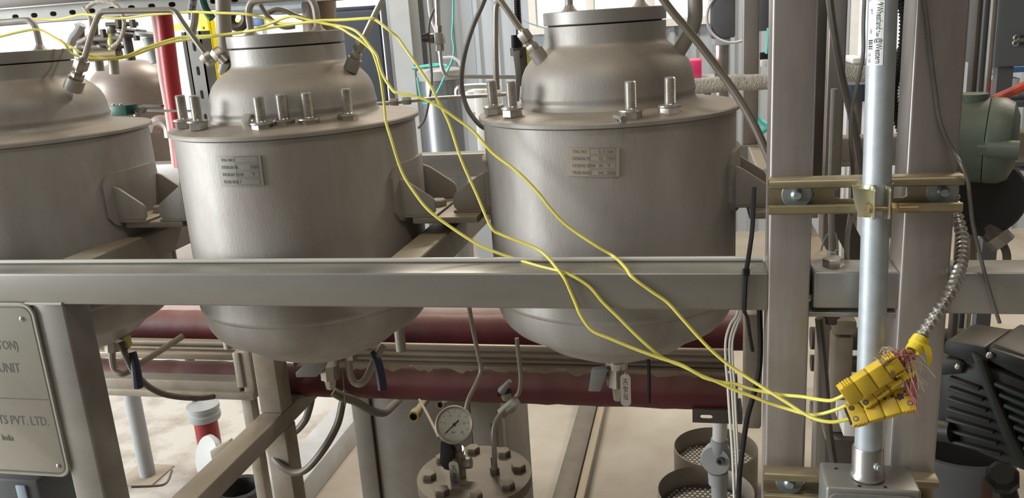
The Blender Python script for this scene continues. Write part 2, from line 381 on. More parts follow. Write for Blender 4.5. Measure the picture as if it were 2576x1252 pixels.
# corrugated back wall with two window openings
WY = 5.0
def corrugated(name, x0, x1, z0, z1, y, pitch=0.145):
    m = MB(); prof = []; x = x0
    while x < x1-1e-6:
        for dx, dy in ((0, 0), (0.55, 0), (0.66, -0.028), (0.86, -0.028)): 
            if x+dx*pitch <= x1: prof.append((x+dx*pitch, y+dy))
        x += pitch
    prof.append((x1, y))
    P = []; fs = []
    for a, b in prof: P += [(a, b, z0), (a, b, z1)]
    for i in range(len(prof)-1): fs.append((2*i, 2*i+2, 2*i+3, 2*i+1))
    m.add(P, fs); return m.build(name, 'wall_metal', ang=10)
w1a, w1b = at(1335, 60, y=WY), at(1800, 60, y=WY)
zwin = at(1550, 74, y=WY).z
xl = at(978, 150, y=WY).x
wall = bpy.data.objects.new('wall_back', None); COL.objects.link(wall); wall['kind'] = 'structure'; wall.location = (xl, WY, 0)
w2a, w2b = at(2135, 100, y=WY), at(2285, 100, y=WY); w2z0, w2z1 = at(2200, 158, y=WY).z, 3.2
def wall_part(*a):
    o = corrugated('wall_panel', *a); o.parent = wall; o.location = o.location-wall.location
wall_part(xl, w1a.x, 0, 4.2, WY); wall_part(w1a.x, w1b.x, 0, zwin, WY); wall_part(w1a.x, w1b.x, 2.6, 4.2, WY)
wall_part(w1b.x, w2a.x, 0, 4.2, WY); wall_part(w2a.x, w2b.x, 0, w2z0, WY); wall_part(w2a.x, w2b.x, w2z1, 4.2, WY); wall_part(w2b.x, 9, 0, 4.2, WY)
def window(n, x0, x1, z0, z1, nx):
    w = bpy.data.objects.new('window_%d' % n, None); COL.objects.link(w); w.location = ((x0+x1)/2, WY, z0); w['kind'] = 'structure'
    t = 0.05; f = MB()
    f.box(x0, x1, WY-0.06, WY+0.02, z0, z0+t); f.box(x0, x1, WY-0.06, WY+0.02, z1-t, z1)
    for i in range(nx+1):
        xx = x0+(x1-x0-t)*i/nx; f.box(xx, xx+t, WY-0.058, WY+0.018, z0+t, z1-t)
    f.build('window_frame', 'white', w)
    for i in range(nx):
        a = x0+(x1-x0-t)*i/nx+t; b = x0+(x1-x0-t)*(i+1)/nx
        p = MB(); p.box(a, b, WY-0.01, WY+0.0, z0+t, z1-t); p.build('pane', 'glass', w)
window(1, w1a.x, w1b.x, zwin, 2.6, 3)
window(2, w2a.x, w2b.x, w2z0, w2z1, 1)
cl = MB(); cl.box(-9, 9.2, -4.2, 5.0, 4.2, 4.3); struct(cl.build('ceiling', 'shed_roof'))
wr = MB(); wr.box(9.0, 9.1, -4.2, 4.97, 0, 4.2); struct(wr.build('wall_right', 'shed_wall'))
wf = MB(); wf.box(-9, 9.0, -4.2, -4.1, 0, 4.2); struct(wf.build('wall_front', 'shed_wall'))
# steel column of the building beside the dark cabinet
c0 = at(992, 150, y=4.6); c1 = at(1040, 150, y=4.6)
cb = MB(); cb.box(c0.x, c1.x, 4.60, 4.615, 0, 4.2); cb.box((c0.x+c1.x)/2-0.01, (c0.x+c1.x)/2+0.01, 4.615, 4.80, 0, 4.2); cb.box(c0.x, c1.x, 4.80, 4.815, 0, 4.2)
struct(cb.build('trim_1', 'grey_paint'))
# dark trim strip right of the column
d0 = at(1040, 120, y=4.9); d1 = at(1068, 120, y=4.9); tb = MB(); tb.box(d0.x, d1.x, 4.86, 4.95, 0, 4.2); struct(tb.build('trim_2', 'dark_grey'))
# pale low partition seen through the rack at the left
p0 = at(440, 76, y=4.0); p1 = at(660, 76, y=4.0); pw = MB(); pw.box(p0.x, p1.x, 4.0, 4.06, 0, p0.z); pl_ = struct(pw.build('wall_left', 'pale_wall'))
ps = MB(); ps.box(p0.x, p1.x, 3.99, 4.065, p0.z, p0.z+0.035); struct(ps.build('trim_3', 'yellow_rack'))

# ================================================================== white skid deck on the floor at the left
k0 = at(720, 1252, z=0.09); k1 = at(888, 1085, z=0.09)
dk = thing('skid_deck', 'white dust-stained skid deck on the floor behind the sign post', 'deck', (-2.2, 2.2, 0))
kx = (k0.x+k1.x)/2; m = MB(); 
jx = at(560, 1180, z=0.09).x
for (a, b, c, d) in ((-4.5, jx-0.003, 0.9, 2.29), (jx+0.003, kx-0.14, 0.9, 2.29), (-4.5, jx-0.003, 2.296, 3.95), (jx+0.003, kx-0.14, 2.296, 3.95)):
    q = MB(); q.box(a, b, c, d, 0.06, 0.09); q.build('deck_plate', 'deck', dk, 0.002)
m = MB(); m.box(kx-0.135, kx, 0.9, 2.75, 0, 0.10); m.build('edge_beam', 'deck_edge', dk, 0.006)
m = MB(); m.box(-4.4, kx-0.2, 1.0, 3.9, 0, 0.058); m.build('deck_base', 'deck_edge', dk)

# ================================================================== frame
FR = thing('process_frame', 'brushed stainless square-tube frame carrying the three vessels', 'frame', (-0.3, 0.5, 0))
def fbox(name, x0, x1, y0, y1, z0, z1, m='frame_steel', bev=0.0035):
    b = MB(); b.box(x0, x1, y0, y1, z0, z1); return b.build(name, m, FR, bev, seg=3)
ZT, ZB = 1.2395, 1.191
fbox('front_rail', -1.75, 0.0865, 0.0, 0.055, ZB, ZT)
fbox('front_post', -0.966, -0.912, 0.001, 0.056, 0.0, ZB+0.001, 'frame_steel')
fbox('front_post', 0.085, 0.1335, -0.0005, 0.05, 0.0, 2.4, 'post_steel')
fbox('front_post', 0.233, 0.286, -0.0005, 0.06, 0.0, 2.4, 'post_steel')
fbox('front_rail', 0.1375, 0.234, 0.004, 0.058, 1.193, 1.2395)
fbox('front_rail', 0.285, 1.1, 0.002, 0.055, 1.188, 1.2395)
fbox('bracket_plate', 0.1335, 0.234, 0.008, 0.05, 1.181, 1.187, 'frame_steel', 0.001)
fbox('cross_rail', -0.968, -0.918, 0.056, 1.0, ZB, 1.2385, 'dusty_steel')
fbox('cross_rail', -0.425, -0.378, 0.056, 1.0, ZB, 1.2385, 'dusty_steel')
fbox('cross_rail', 0.12, 0.168, 0.056, 1.0, ZB, 1.2385, 'dusty_steel')
fbox('back_rail', -2.0, 0.9, 1.0, 1.05, 1.182, 1.2405)
fbox('lower_cross_rail', -0.965, -0.912, 0.057, 1.0, 0.69, 0.733, 'dusty_steel')
fbox('middle_post', -0.966, -0.912, 0.565, 0.617, 0.733, 1.19, 'cream_steel')
fbox('middle_post', -0.966, -0.912, 0.565, 0.617, 0.0, 0.69, 'cream_steel')
bp = at(1868, 200, y=1.0).x
fbox('back_post', bp, bp+0.035, 1.0, 1.035, 1.24, 2.4, 'post_steel')
b2 = at(2081, 200, y=0.62).x; b3 = at(2126, 200, y=0.62).x
fbox('back_post', b2, b3, 0.62, 0.67, 0.0, 2.4, 'post_steel')
b4 = at(2047, 200, y=0.52).x; b5 = at(2076, 200, y=0.52).x
fbox('upright_angle', b4, b5, 0.52, 0.53, 1.2, 2.4, 'dark_steel', 0.001)
zz = at(2200, 345, y=0.75).z; zy = at(2200, 405, y=0.75).z
fbox('back_rail', 0.20, 0.75, 0.75, 0.80, zy, zz, 'dusty_steel')
# weld scars at the rail joints are part of the frame
for p, q in ((at(156, 764, y=-0.0005), at(60, 764, y=-0.0005)),):
    w = MB(); w.tube([p, q], 0.0022, 6, 1); w.build('weld_bead', 'bright_steel', FR)

# ================================================================== vessels
CYS = {}
def arcp(r0, z0, r1, z1, n=8, out=True):
    """quarter-ellipse from (r0,z0) vertical tangent to (r1,z1) horizontal tangent"""
    return [(r1+(r0-r1)*math.cos(math.pi/2*i/n), z0+(z1-z0)*math.sin(math.pi/2*i/n)) for i in range(n+1)]
def vessel(cx, cy, label, ztop, zgap, zb=1.137):
    T = thing('pressure_vessel', label, 'vessel', (cx, cy, 1.03), 'jacketed pressure vessels on the frame')
    CYS[round(cx, 4)] = cy; c = (cx, cy, 0)
    m = MB()      # shell and dished bottom
    prof = [(0.185, ztop-0.009), (0.190, ztop-0.009), (0.190, zb+0.007), (0.1915, zb+0.004), (0.1922, zb), (0.1912, zb-0.004), (0.189, zb-0.006)]
    prof += [(r, z) for r, z in arcp(0.189, zb-0.008, 0.15, zb-0.062, 6)]+[(0.12, zb-0.088), (0.08, zb-0.108), (0.04, zb-0.118), (0, zb-0.120)]
    m.lathe(prof, c, n=72); m.build('shell', 'vessel', T, ang=40)
    z0 = ztop+0.008
    m = MB(); m.lathe([(0.12, ztop-0.008), (0.193, ztop-0.008), (0.1965, ztop-0.0065), (0.197, ztop-0.002), (0.1955, ztop), (0.148, z0-0.002), (0.138, z0), (0.12, z0)], c, n=72); m.build('top_plate', 'vessel', T)
    k = (zgap-z0)/0.1155
    prof = [(0.1350, -0.001), (0.1335, 0.002), (0.1310, 0.006), (0.1305, 0.011), (0.1322, 0.0145), (0.1315, 0.018), (0.1300, 0.024), (0.1292, 0.034), (0.1268, 0.046), (0.1215, 0.058), (0.113, 0.0685), (0.103, 0.0775), (0.0965, 0.082), (0.0928, 0.085), (0.0908, 0.088), (0.0900, 0.0915), (0.0900, 0.1155), (0.082, 0.1155)]
    m = MB(); m.lathe([(r, z0+z*k) for r, z in prof], c, n=72); m.build('dome', 'vessel', T, ang=40)
    zl = zgap+0.002
    m = MB(); m.lathe([(0, zl), (0.0895, zl), (0.0905, zl+0.001), (0.0905, zl+0.0175), (0.0895, zl+0.0185), (0, zl+0.0185)], c, n=72); L = m.build('lid', 'lid_steel', T)
    m = MB(); m.lathe([(0.075, zgap-0.0005), (0.084, zgap-0.0005), (0.084, zl+0.0005), (0.075, zl+0.0005)], c, n=48); m.build('gasket', 'black', T)
    return T, L, zl+0.0185
def u_handle(lid, pts, r=0.0055):
    m = MB(); m.tube(pts, r, 10, 5); 
    for p in (pts[0], pts[-1]): m.lathe([(r*2.2, 0), (r*1.5, r*0.6), (r, r*1.6), (r*0.5, r*1.6)], p, n=12)
    return m.build('lid_handle', 'vessel', lid)
def lug(T, cx, sgn, zr=1.2385):
    """support lug on side sgn: curved pad, two gussets, base plate with hold-down bolt"""
    VY = CYS[round(cx, 4)]; half = math.radians(22); z0, z1 = 1.262, 1.352
    def fn(u, v, h):
        a = -half+2*half*u; r = 0.1898+h; zz = z0+(z1-z0)*v
        # rounded corners
        e = 0.18
        if u < e or u > 1-e:
            k = (e-min(u, 1-u))/e; ins = (1-math.sqrt(max(0, 1-k*k)))*0.018
            zz = min(max(zz, z0+ins), z1-ins)
        return Vector((cx+sgn*r*math.cos(a), VY+r*math.sin(a), zz))
    m = MB(); m.patch(fn, 16, 6, 0.006); P = m.build('lug_pad', 'vessel', T, ang=50)
    xs = 0.186
    for yy in (-0.058, 0.064):
        xi = math.sqrt(0.19**2-yy*yy)-0.004
        poly = [(xi, 1.272), (xi, 1.334), (0.196, 1.326), (0.235, 1.299), (0.239, 1.293), (0.239, 1.277), (0.234, 1.272)]
        m = MB(); m.prism([(a*sgn, b) for a, b in poly], (cx, VY+yy, 0), (1,0,0), (0,0,1), (0, 0.006, 0)); m.build('lug_gusset', 'vessel', T, 0.0012)
    m = MB(); x0, x1 = sorted((cx+sgn*0.178, cx+sgn*0.240)); m.box(x0, x1, VY-0.058, VY+0.070, 1.268, 1.272); b = m.build('lug_base', 'dusty_steel', T, 0.001)
    m = MB(); hexnut(m, (cx+sgn*0.222, VY+.01, 1.272), (0,0,1), 0.026, 0.010); m.build('lug_bolt', 'bolt_steel', T)
    return P
X1, X2, X3 = -1.130, -0.6288, -0.1295
V1, L1, zl1 = vessel(X1, 0.252, 'leftmost dusty steel pressure vessel, cut off by the photo edge', 1.4205, 1.535)
V2, L2, zl2 = vessel(X2, 0.256, 'middle dusty steel pressure vessel with a row of bolts on its rim', 1.4205, 1.5355)
V3, L3, zl3 = vessel(X3, 0.285, 'rightmost dusty steel pressure vessel with shiny nameplate', 1.4155, 1.5385)
RIM = {2: (X2, 0.256, 1.4205), 3: (X3, 0.285, 1.4155)}
def on_plate(vn, u, v, up=0.0):
    cx, cy, zt = RIM[vn]; z = zt
    for _ in range(6):
        p = at(u, v, z=z+up); r = math.hypot(p.x-cx, p.y-cy); z = zt+0.008*min(1, max(0, (0.1955-r)/0.055))
    p = at(u, v, z=z+up); return p
for T, cx, sides in ((V1, X1, (1,)), (V2, X2, (-1, 1)), (V3, X3, (-1, 1))):
    for s in sides: lug(T, cx, s)
# bearing plates between lugs and cross rails
for x0, x1 in ((-0.935, -0.828), (-0.428, -0.325), (0.075, 0.168)):
    b = MB(); b.box(x0, x1, 0.198, 0.35, 1.258, 1.268); b.build('bearing_plate', 'dusty_steel', FR, 0.0015)
    b = MB(); b.box(x0+0.02, x1-0.02, 0.285, 0.335, 1.2385, 1.258); b.build('packing_block', 'dark_steel', FR, 0.001)
# lid handles
a, b = at(632, 82, y=0.27), at(800, 72, y=0.27)
hz = at(715, -4, y=0.27).z
u_handle(L2, [(a.x, 0.27, zl2), (a.x, 0.27, zl2+0.022), (a.x+0.001, 0.27, hz-0.016), (a.x+0.006, 0.27, hz-0.005), (a.x+0.017, 0.27, hz), ((a.x+b.x)/2, 0.27, hz+0.001), (b.x-0.017, 0.27, hz), (b.x-0.006, 0.27, hz-0.005), (b.x-0.001, 0.27, hz-0.016), (b.x, 0.27, zl2+0.022), (b.x, 0.27, zl2)], 0.0058)
a, b = at(1432, 28, y=0.25), at(1611, 14, y=0.25); hz3 = hz+0.004
u_handle(L3, [(a.x, 0.25, zl3), (a.x, 0.25, zl3+0.022), (a.x+0.001, 0.25, hz3-0.016), (a.x+0.006, 0.25, hz3-0.005), (a.x+0.017, 0.25, hz3), ((a.x+b.x)/2, 0.25, hz3), (b.x-0.017, 0.25, hz3), (b.x-0.006, 0.25, hz3-0.005), (b.x-0.001, 0.25, hz3-0.016), (b.x, 0.25, zl3+0.022), (b.x, 0.25, zl3)], 0.0058)
a = at(96, 100, y=0.30); hz1 = at(50, 53, y=0.30).z; bx = a.x-0.105
u_handle(L1, [(a.x, 0.30, zl1), (a.x, 0.30, zl1+0.012), (a.x-0.001, 0.30, hz1-0.014), (a.x-0.006, 0.30, hz1-0.004), (a.x-0.016, 0.30, hz1), ((a.x+bx)/2, 0.30, hz1), (bx+0.016, 0.30, hz1), (bx+0.006, 0.30, hz1-0.004), (bx+0.001, 0.30, hz1-0.014), (bx, 0.30, zl1+0.012), (bx, 0.30, zl1)], 0.0058)

def nozzle(T, p, d, s, boss=0.0115):
    """welded boss + compression fitting; returns tube start"""
    p = Vector(p); d = Vector(d).normalized()
    m = MB(); m.cyl(p-d*0.02, p, boss, boss, 20); m.build('nozzle_boss', 'vessel', T)
    return fitting(T, p, d, s)
# V2 right nozzle and tube
p = at(893, 147, y=0.24); q = at(912, 98, y=0.24); e = nozzle(V2, p, q-p+Vector((0,0.0,0)), 0.017)
m = MB(); m.tube([e-(q-p).normalized()*0.012, at(927, 70, y=0.24), at(975, -30, y=0.24)], 0.0048, 10, 3); m.build('sample_tube', 'bright_steel', V2)
# V3 left nozzle and tube
p = at(1346, 127, y=0.22); q = at(1316, 84, y=0.22); e = nozzle(V3, p, q-p, 0.0185)
m = MB(); m.tube([e-(q-p).normalized()*0.012, at(1290, 45, y=0.22), at(1238, -30, y=0.22)], 0.0048, 10, 3); m.build('sample_tube', 'tube_steel', V3)
# V1 nozzle and bent tube that ends in a loose nut
p = at(192, 198, y=0.22); q = at(212, 140, y=0.22); e = nozzle(V1, p, q-p, 0.020, 0.0150)
m = MB(); m.tube(path([(207, 160, .22), (214, 140, .22), (232, 80, .22), (247, 40, .22), (256, 31, .22), (268, 28.5, .22), (330, 27, .22), (420, 25, .22), (434, 26, .22), (444, 33, .22), (465, 65, .22), (527, 150, .22)]), 0.0046, 10, 4); m.build('sample_tube', 'tube_steel', V1)
p, q = at(515, 137, y=0.22), at(535, 163, y=0.22)
m = MB(); d = (q-p).normalized(); hexnut(m, p, d, 0.0185, 0.0125); m.cyl(p+d*0.0125, p+d*0.0185, 0.0088, 0.0085); m.build('fitting_nut', 'tube_steel', V1)
# V2 left: riser pipe with open elbow fitting
m = MB(); m.tube(path([(560, -30, .31), (562, 40, .31), (566, 100, .31), (571, 150, .31), (576, 180, .31), (595, 205, .30)]), 0.0125, 14, 4); m.build('riser_pipe', 'vessel', V2)
p, q = at(575, 168, y=0.20), at(551, 146, y=0.20)
m = MB(); m.cyl(at(563, 180, y=0.21), at(569, 152, y=0.2), 0.0098, 0.009, 14); m.cyl(at(570, 158, y=0.2), at(556, 143, y=0.2), 0.0085, 0.0085, 14); m.build('elbow_fitting', 'tube_steel', V2)
d = (at(538, 124, y=.2)-at(558, 147, y=.2)).normalized(); m = MB(); hexnut(m, at(557, 145, y=.2), d, 0.0175, 0.0155); m.build('fitting_nut', 'tube_steel', V2)
m = MB(); m.prism([(0,0),(0.016,-0.018),(0.016,0.012),(0,0.016)], at(553, 183, y=0.205), (1,0,0), (0,0,1), (0,0.012,0)); m.build('elbow_stub', 'dusty_steel', V2)
# V3 right: large bent nozzle pipe
m = MB(); m.tube(path([(1690, 158, .27), (1712, 122, .27), (1733, 86, .27), (1745, 60, .27), (1749, 30, .27), (1747, -40, .27)]), 0.0105, 16, 5); m.build('riser_pipe', 'vessel', V3)

# nameplates bent to the shell
def shell_map(cx, u, v, r=0.190):
    VY = CYS[round(cx, 4)]
    """point of the shell surface under a pixel"""
    d = (at(u, v, y=1.0)-CAM).normalized(); o = CAM-Vector((cx, VY, 0))
    A = d.x*d.x+d.y*d.y; B = 2*(o.x*d.x+o.y*d.y); C = o.x*o.x+o.y*o.y-r*r
    t = (-B-math.sqrt(max(B*B-4*A*C, 0)))/(2*A); return CAM+d*t
def nameplate(T, cx, u, v, w, h, m, rows, roll=0.0, ink='etch'):
    VY = CYS[round(cx, 4)]; c = shell_map(cx, u, v); a0 = math.atan2(c.y-VY, c.x-cx)
    def S(x, y, o):
        xr, yr = x*math.cos(roll)-y*math.sin(roll), x*math.sin(roll)+y*math.cos(roll)
        a = a0+xr/0.19; r = 0.1902+o; return Vector((cx+r*math.cos(a), VY+r*math.sin(a), c.z+yr))
    b = MB(); b.patch(lambda p, q, t: S((p-0.5)*w, (q-0.5)*h, t), 12, 4, 0.0016); P = b.build('nameplate', m, T, ang=50)
    fr = MB()
    for x0, x1, y0, y1 in ((-.5, .5, .455, .475), ):
        pass
    n = len(rows)
    t = MB()
    for i, (l, r1, r2) in enumerate(rows):
        yb = h*(0.5-(i+0.68)/n)
        sz_ = h*0.155
        f = lambda x, y, z, yb=yb: S(-w*0.40+x, yb+y, 0.0017+max(z, 0))
        lettering(t, l, sz_, f, sx=0.85)
        if r1: lettering(t, r1, sz_*1.05, lambda x, y, z, yb=yb: S(w*0.10+x, yb+y, 0.0017+max(z, 0)), sx=0.9)
        if r2: lettering(t, r2, sz_*1.05, lambda x, y, z, yb=yb: S(w*0.26+x, yb+y, 0.0017+max(z, 0)), sx=0.9)
        for (x0, x1, y0, y1) in ((-.06, .42, -.03, -.042), (-.06, .42, .165, .153), (-.066, -.06, -.042, .165), (.42, .426, -.042, .165)):
            t.patch(lambda p, q, o, x0=x0, x1=x1, y0=y0, y1=y1, yb=yb: S(w*(x0+(x1-x0)*p), yb+h*(y0+(y1-y0)*q), 0.0016+o), 6, 1, 0.0002)
    t.build('lettering', ink, P, ang=20)
    return P
nameplate(V2, X2, 603, 430, 0.069, 0.042, 'dull_plate', [('TAG NO.', '', ''), ('DESIGN PR.', '', 'PSIG'), ('DESIGN TEMP.', '', '°F'), ('YEAR BUILT', '', '')], math.radians(-1.0))
nameplate(V3, X3, 1492, 408, 0.069, 0.038, 'shiny_plate', [('TAG NO', 'C-T-', '106'), ('DESIGN PR', '15', 'PSIG'), ('DESIGN TEMP', '70', '°F'), ('YEAR BUILT', '04/', '2006')], math.radians(-2.0))

# ================================================================== bolts standing on the rims
def bolt_proto(h, label):
    T = thing('flange_bolt', label, 'bolt', (0,0,0), 'loose bolts stood upside down on the vessel rims')
    m = MB(); R = 0.0125/math.cos(math.pi/6); m.lathe([(0, 0), (R*0.93, 0), (R, 0.0012), (R, 0.0105), (0, 0.0105)], n=6); m.build('bolt_head', 'bolt_steel', T, local=True)
    m = MB(); m.lathe([(0, 0.0105), (0.0155, 0.0105), (0.0163, 0.0118), (0.0158, 0.0135), (0.010, 0.0145), (0, 0.0145)], n=24); m.build('washer', 'bolt_steel', T, local=True)
    prof = [(0, 0.0145), (0.0079, 0.0145)]; z = 0.016
    while z < h-0.003: prof += [(0.0070, z), (0.0081, z+0.001)]; z += 0.0021
    prof += [(0.0075, h-0.0015), (0.0062, h), (0, h)]
    m = MB(); m.lathe(prof, n=18); m.build('thread', 'bolt_steel', T, local=True, ang=20)
    return T
spec = [(2, 465, 322, 'bolt standing at the far left of the middle vessel rim', (0.03, 0.02)), (2, 501, 326, 'second bolt from the left on the middle vessel rim', (0.0, 0.03)),
        (2, 661, 331, 'bolt standing in front of the bolt lying on the middle vessel rim', (0.02, -0.01)), (2, 717, 324, 'bolt standing right behind the lying bolt on the middle vessel rim', (0.02, 0.0)),
        (2, 780, 320, 'second bolt from the right on the middle vessel rim', (0.03, -0.02)), (2, 878, 309, 'rightmost bolt on the middle vessel rim, below the yellow wires', (0.02, 0.0)),
        (3, 1243, 288, 'leftmost bolt on the right vessel rim, slightly behind its neighbour', (0.0, -0.06)), (3, 1290, 294, 'second bolt from the left on the right vessel rim', (0.0, -0.02)),
        (3, 1588, 301, 'bolt with a small screw lying at its foot on the right vessel rim', (0.03, 0.0)), (3, 1686, 289, 'rightmost bolt standing on the right vessel rim', (0.03, 0.0))]
proto = None
for i, (vn, u, v, lab, tilt) in enumerate(spec):
    if proto is None: proto = bolt_proto(0.0505, lab); o = proto
    else: o = copy_tree(proto); o['label'] = lab
    p = on_plate(vn, u, v); o.location = p; o.rotation_euler = (tilt[0]*0.3, tilt[1]*0.3, random.uniform(0, 1))
p = on_plate(2, 618, 308, 0.0125); q = on_plate(2, 700, 311, 0.0085)
T = thing('lying_bolt', 'bolt lying on its side on the middle vessel rim among the standing ones', 'bolt', p-Vector((0, 0, 0.0125)))
d = (q-p).normalized(); m = MB(); hexnut(m, p, d, 0.024, 0.012); m.build('bolt_head', 'bolt_steel', T)
m = MB(); prof = [(0, .012), (.0079, .012)]; z = .014
while z < .047: prof += [(.0070, z), (.0081, z+.001)]; z += .0021
prof += [(.0075, .049), (0, .050)]
m.lathe(prof, p, d, 16); m.build('thread', 'bolt_steel', T, ang=20)
p = on_plate(3, 1549, 294, 0.005); q = on_plate(3, 1566, 299, 0.005); d = (q-p).normalized()
T = thing('small_screw', 'small hex screw lying beside a standing bolt on the right vessel', 'screw', p-Vector((0, 0, 0.005)))
m = MB(); hexnut(m, q, d, 0.010, 0.005); m.build('screw_head', 'bolt_steel', T); m = MB(); m.cyl(p-d*0.004, q, 0.003, 0.003, 10); m.build('screw_thread', 'bolt_steel', T)

# thin rod lying along the back edge of the front rail
a, b = at(0, 655, z=1.243), at(1926, 644, z=1.243)
m = MB(); m.tube([Vector((-1.5, 0.0505, 1.2428)), Vector((0.083, 0.0505, 1.2428))], 0.0034, 10, 1)
tag(m.build('tubing', 'satin_steel'), 'thin steel tubing lying along the top of the front rail', 'tubing')

# ================================================================== strut channels on the right posts
def strut(label, zc, x0, x1, pu, wash, h=0.0413, d=0.021):
    T = thing('strut_channel', label, 'strut', ((x0+x1)/2, -d/2, zc-h/2), 'zinc-yellow strut channels')
    t = 0.0022; z0, z1 = zc-h/2, zc+h/2
    m = MB(); slotted(m, (x0, -t-0.0006, z0+0.004), (1,0,0), (0,0,1), x1-x0, h-0.008, (0, t, 0), 0.0508, 0.029, 0.0135, pu); m.build('channel_web', 'zinc_yellow', T, ang=20)
    for nm, zz, s in (('top_flange', z1, -1), ('bottom_flange', z0, 1)):
        prof = [(-0.0006, 0), (-d+0.003, 0), (-d, 0.003), (-d, 0.0095), (-d+0.0016, 0.0108), (-d+0.006, 0.0105), (-d+0.006, 0.0085), (-d+0.0022, 0.0085), (-d+0.0022, 0.0035), (-d+0.0035, 0.0022), (-0.0006, 0.0022)]
        m = MB(); m.prism([(a, s*b) for a, b in prof], (x0, 0, zz), (0,1,0), (0,0,1), (x1-x0, 0, 0)); m.build(nm, 'zinc_yellow', T, ang=50)
    for x in wash:
        m = MB(); m.lathe([(0, 0), (0.0165, 0), (0.0168, 0.0008), (0.0162, 0.0022), (0, 0.0022)], (x, -t-0.0006, zc), (0,-1,0), 28)
        w = m.build('washer', 'zinc_blue', T)
        m = MB(); m.lathe([(0, 0.002), (0.0072, 0.002), (0.007, 0.006), (0.0045, 0.0085), (0.0042, 0.0105), (0, 0.0105)], (x, -t-0.0006, zc), (0,-1,0), 14); m.build('bolt_end', 'zinc_blue', w)
    return T
za = at(1935, 455, y=-0.012).z; zb_ = at(1935, 532, y=-0.012).z; zc1 = (za+zb_)/2
wx1, wx2 = at(2004, 488, y=-.003).x, at(2370, 483, y=-.003).x
strut('zinc-yellow slotted strut channel across both posts behind the conduit clamp', zc1, 0.083, at(2418, 480, y=-.01).x, 0.012, (wx1, wx2))
zc2 = at(1985, 1220, y=-0.012).z
strut('dusty lower strut channel behind the junction box', zc2, 0.083, at(2355, 1225, y=-.01).x, 0.012, (at(1985, 1243, y=-.003).x,))

# ================================================================== conduit, clamp, coupling, box
ct, cbm = at(2223, -60, y=-0.018), at(2181, 1200, y=-0.062)
CD = (ct-cbm).normalized(); CR = 0.0148
def cpt(v):       # axis point at picture row v
    lo, hi = 0.0, 1.0
    for _ in range(40):
        k = (lo+hi)/2; p = cbm.lerp(ct, k); q = p-CAM; vv = H/2-F*q.dot(UX)/q.dot(FX)
        if vv > v: lo = k
        else: hi = k
    return p
CT = thing('conduit', 'galvanized vertical steel conduit with a paper sticker, clamped to the strut', 'conduit', cbm)
m = MB(); m.cyl(cbm, ct+CD*0.3, CR, CR, 32); m.build('conduit_pipe', 'galvanized', CT)
side = CD.cross(Vector((0,1,0))).normalized()      # +x-ish
front = side.cross(CD).normalized()
if side.x < 0: side = -side
if front.y > 0: front = -front
def on_pipe(a, z, o=0.0):      # a metres round the pipe from the front centre (right +), z metres above the base
    t = a/CR; return cbm+CD*z+(front*math.cos(t)+side*math.sin(t))*(CR+o)
zs1, zs0 = (cpt(3)-cbm).length, (cpt(164)-cbm).length
ac = -0.0100; aw = 0.0180
m = MB(); m.patch(lambda p, q, t: on_pipe(ac+aw*(p-0.5), zs0+(zs1-zs0)*q, t+0.0001), 12, 4, 0.0002); ST = m.build('sticker', 'sticker', CT, ang=60); ST['label'] = 'white paper sticker with black lettering'
m = MB(); hS = zs1-zs0
tf = lambda a0, z0: (lambda x, y, z: on_pipe(a0+y, z0-x, 0.0004+max(z, 0)))
lettering(m, '\u2191Wheatland', 0.0088, tf(ac+0.0014, zs1-hS*0.02), fit=hS*0.42); lettering(m, 'Tube', 0.005, tf(ac+0.0016, zs1-hS*0.46), fit=hS*0.09)
lettering(m, '@Western', 0.0088, tf(ac+0.0014, zs1-hS*0.57), fit=hS*0.40)
lettering(m, 'EMT', 0.003, tf(ac-0.0050, zs1-hS*0.12)); lettering(m, 'USA', 0.003, tf(ac-0.0050, zs1-hS*0.42))
for i in range(16):
    if i % 5 == 3: continue
    zz = zs1-hS*0.60-i*0.0007*hS/0.07; w = 0.0003+0.0003*((i*7) % 3)
    m.patch(lambda p, q, t, zz=zz, w=w: on_pipe(ac-0.0072+0.0055*p, zz+w*q, t+0.0004), 2, 1, 0.0001)
lettering(m, '101 55', 0.0045, tf(ac-0.0068, zs1-hS*0.79), fit=hS*.16)
m.build('lettering', 'ink', ST, ang=20)
# clamp
zc = (cpt(503)-cbm).length
CL = thing('conduit_clamp', 'zinc-plated two-piece strap clamp holding the conduit to the strut', 'clamp', cpt(540))
def cl(a, r, z): return cbm+CD*(zc+z)+(front*math.cos(a)+side*math.sin(a))*r
hh = 0.0185
for sgn in (-1, 1):
    n = 12; a1 = math.radians(22)
    def fn(p, q, t, sgn=sgn):
        a = sgn*(a1+(math.pi-0.55-a1)*p); top = hh if sgn < 0 else hh*1.0; taper = 1-0.25*max(0, p-0.55)
        return cl(a, CR+0.0006+t+0.010*max(0, p-0.45)**1.3, (q-0.5)*2*hh*taper)
    m = MB(); m.patch(fn, 14, 3, 0.0018); m.build('clamp_half', 'zinc_plate', CL, ang=50)
    base = cl(sgn*a1, CR+0.0002, 0)
    m = MB(); m.prism(rrect(0.020, 2*hh*0.95, 0.006, 5), base+front*0.0085+side*sgn*0.0012, front, CD, side*sgn*0.0018); m.build('clamp_ear', 'zinc_plate', CL, 0.0004)
wy = cpt(503).y-CR-0.0035
poly_px('clamp_wing', 'zinc_plate', CL, [(2144, 464), (2162, 474), (2190, 477), (2197, 486), (2199, 530), (2196, 546), (2176, 548), (2160, 543), (2148, 505)], wy, 0.002)
sc0 = cl(-a1, CR, -0.006)+front*0.010; 
m = MB(); hexnut(m, sc0-side*0.0028, -side, 0.0095, 0.005); m.cyl(sc0-side*0.004, sc0+side*0.043, 0.0026, 0.0026, 14); m.build('clamp_screw', 'brass', CL)
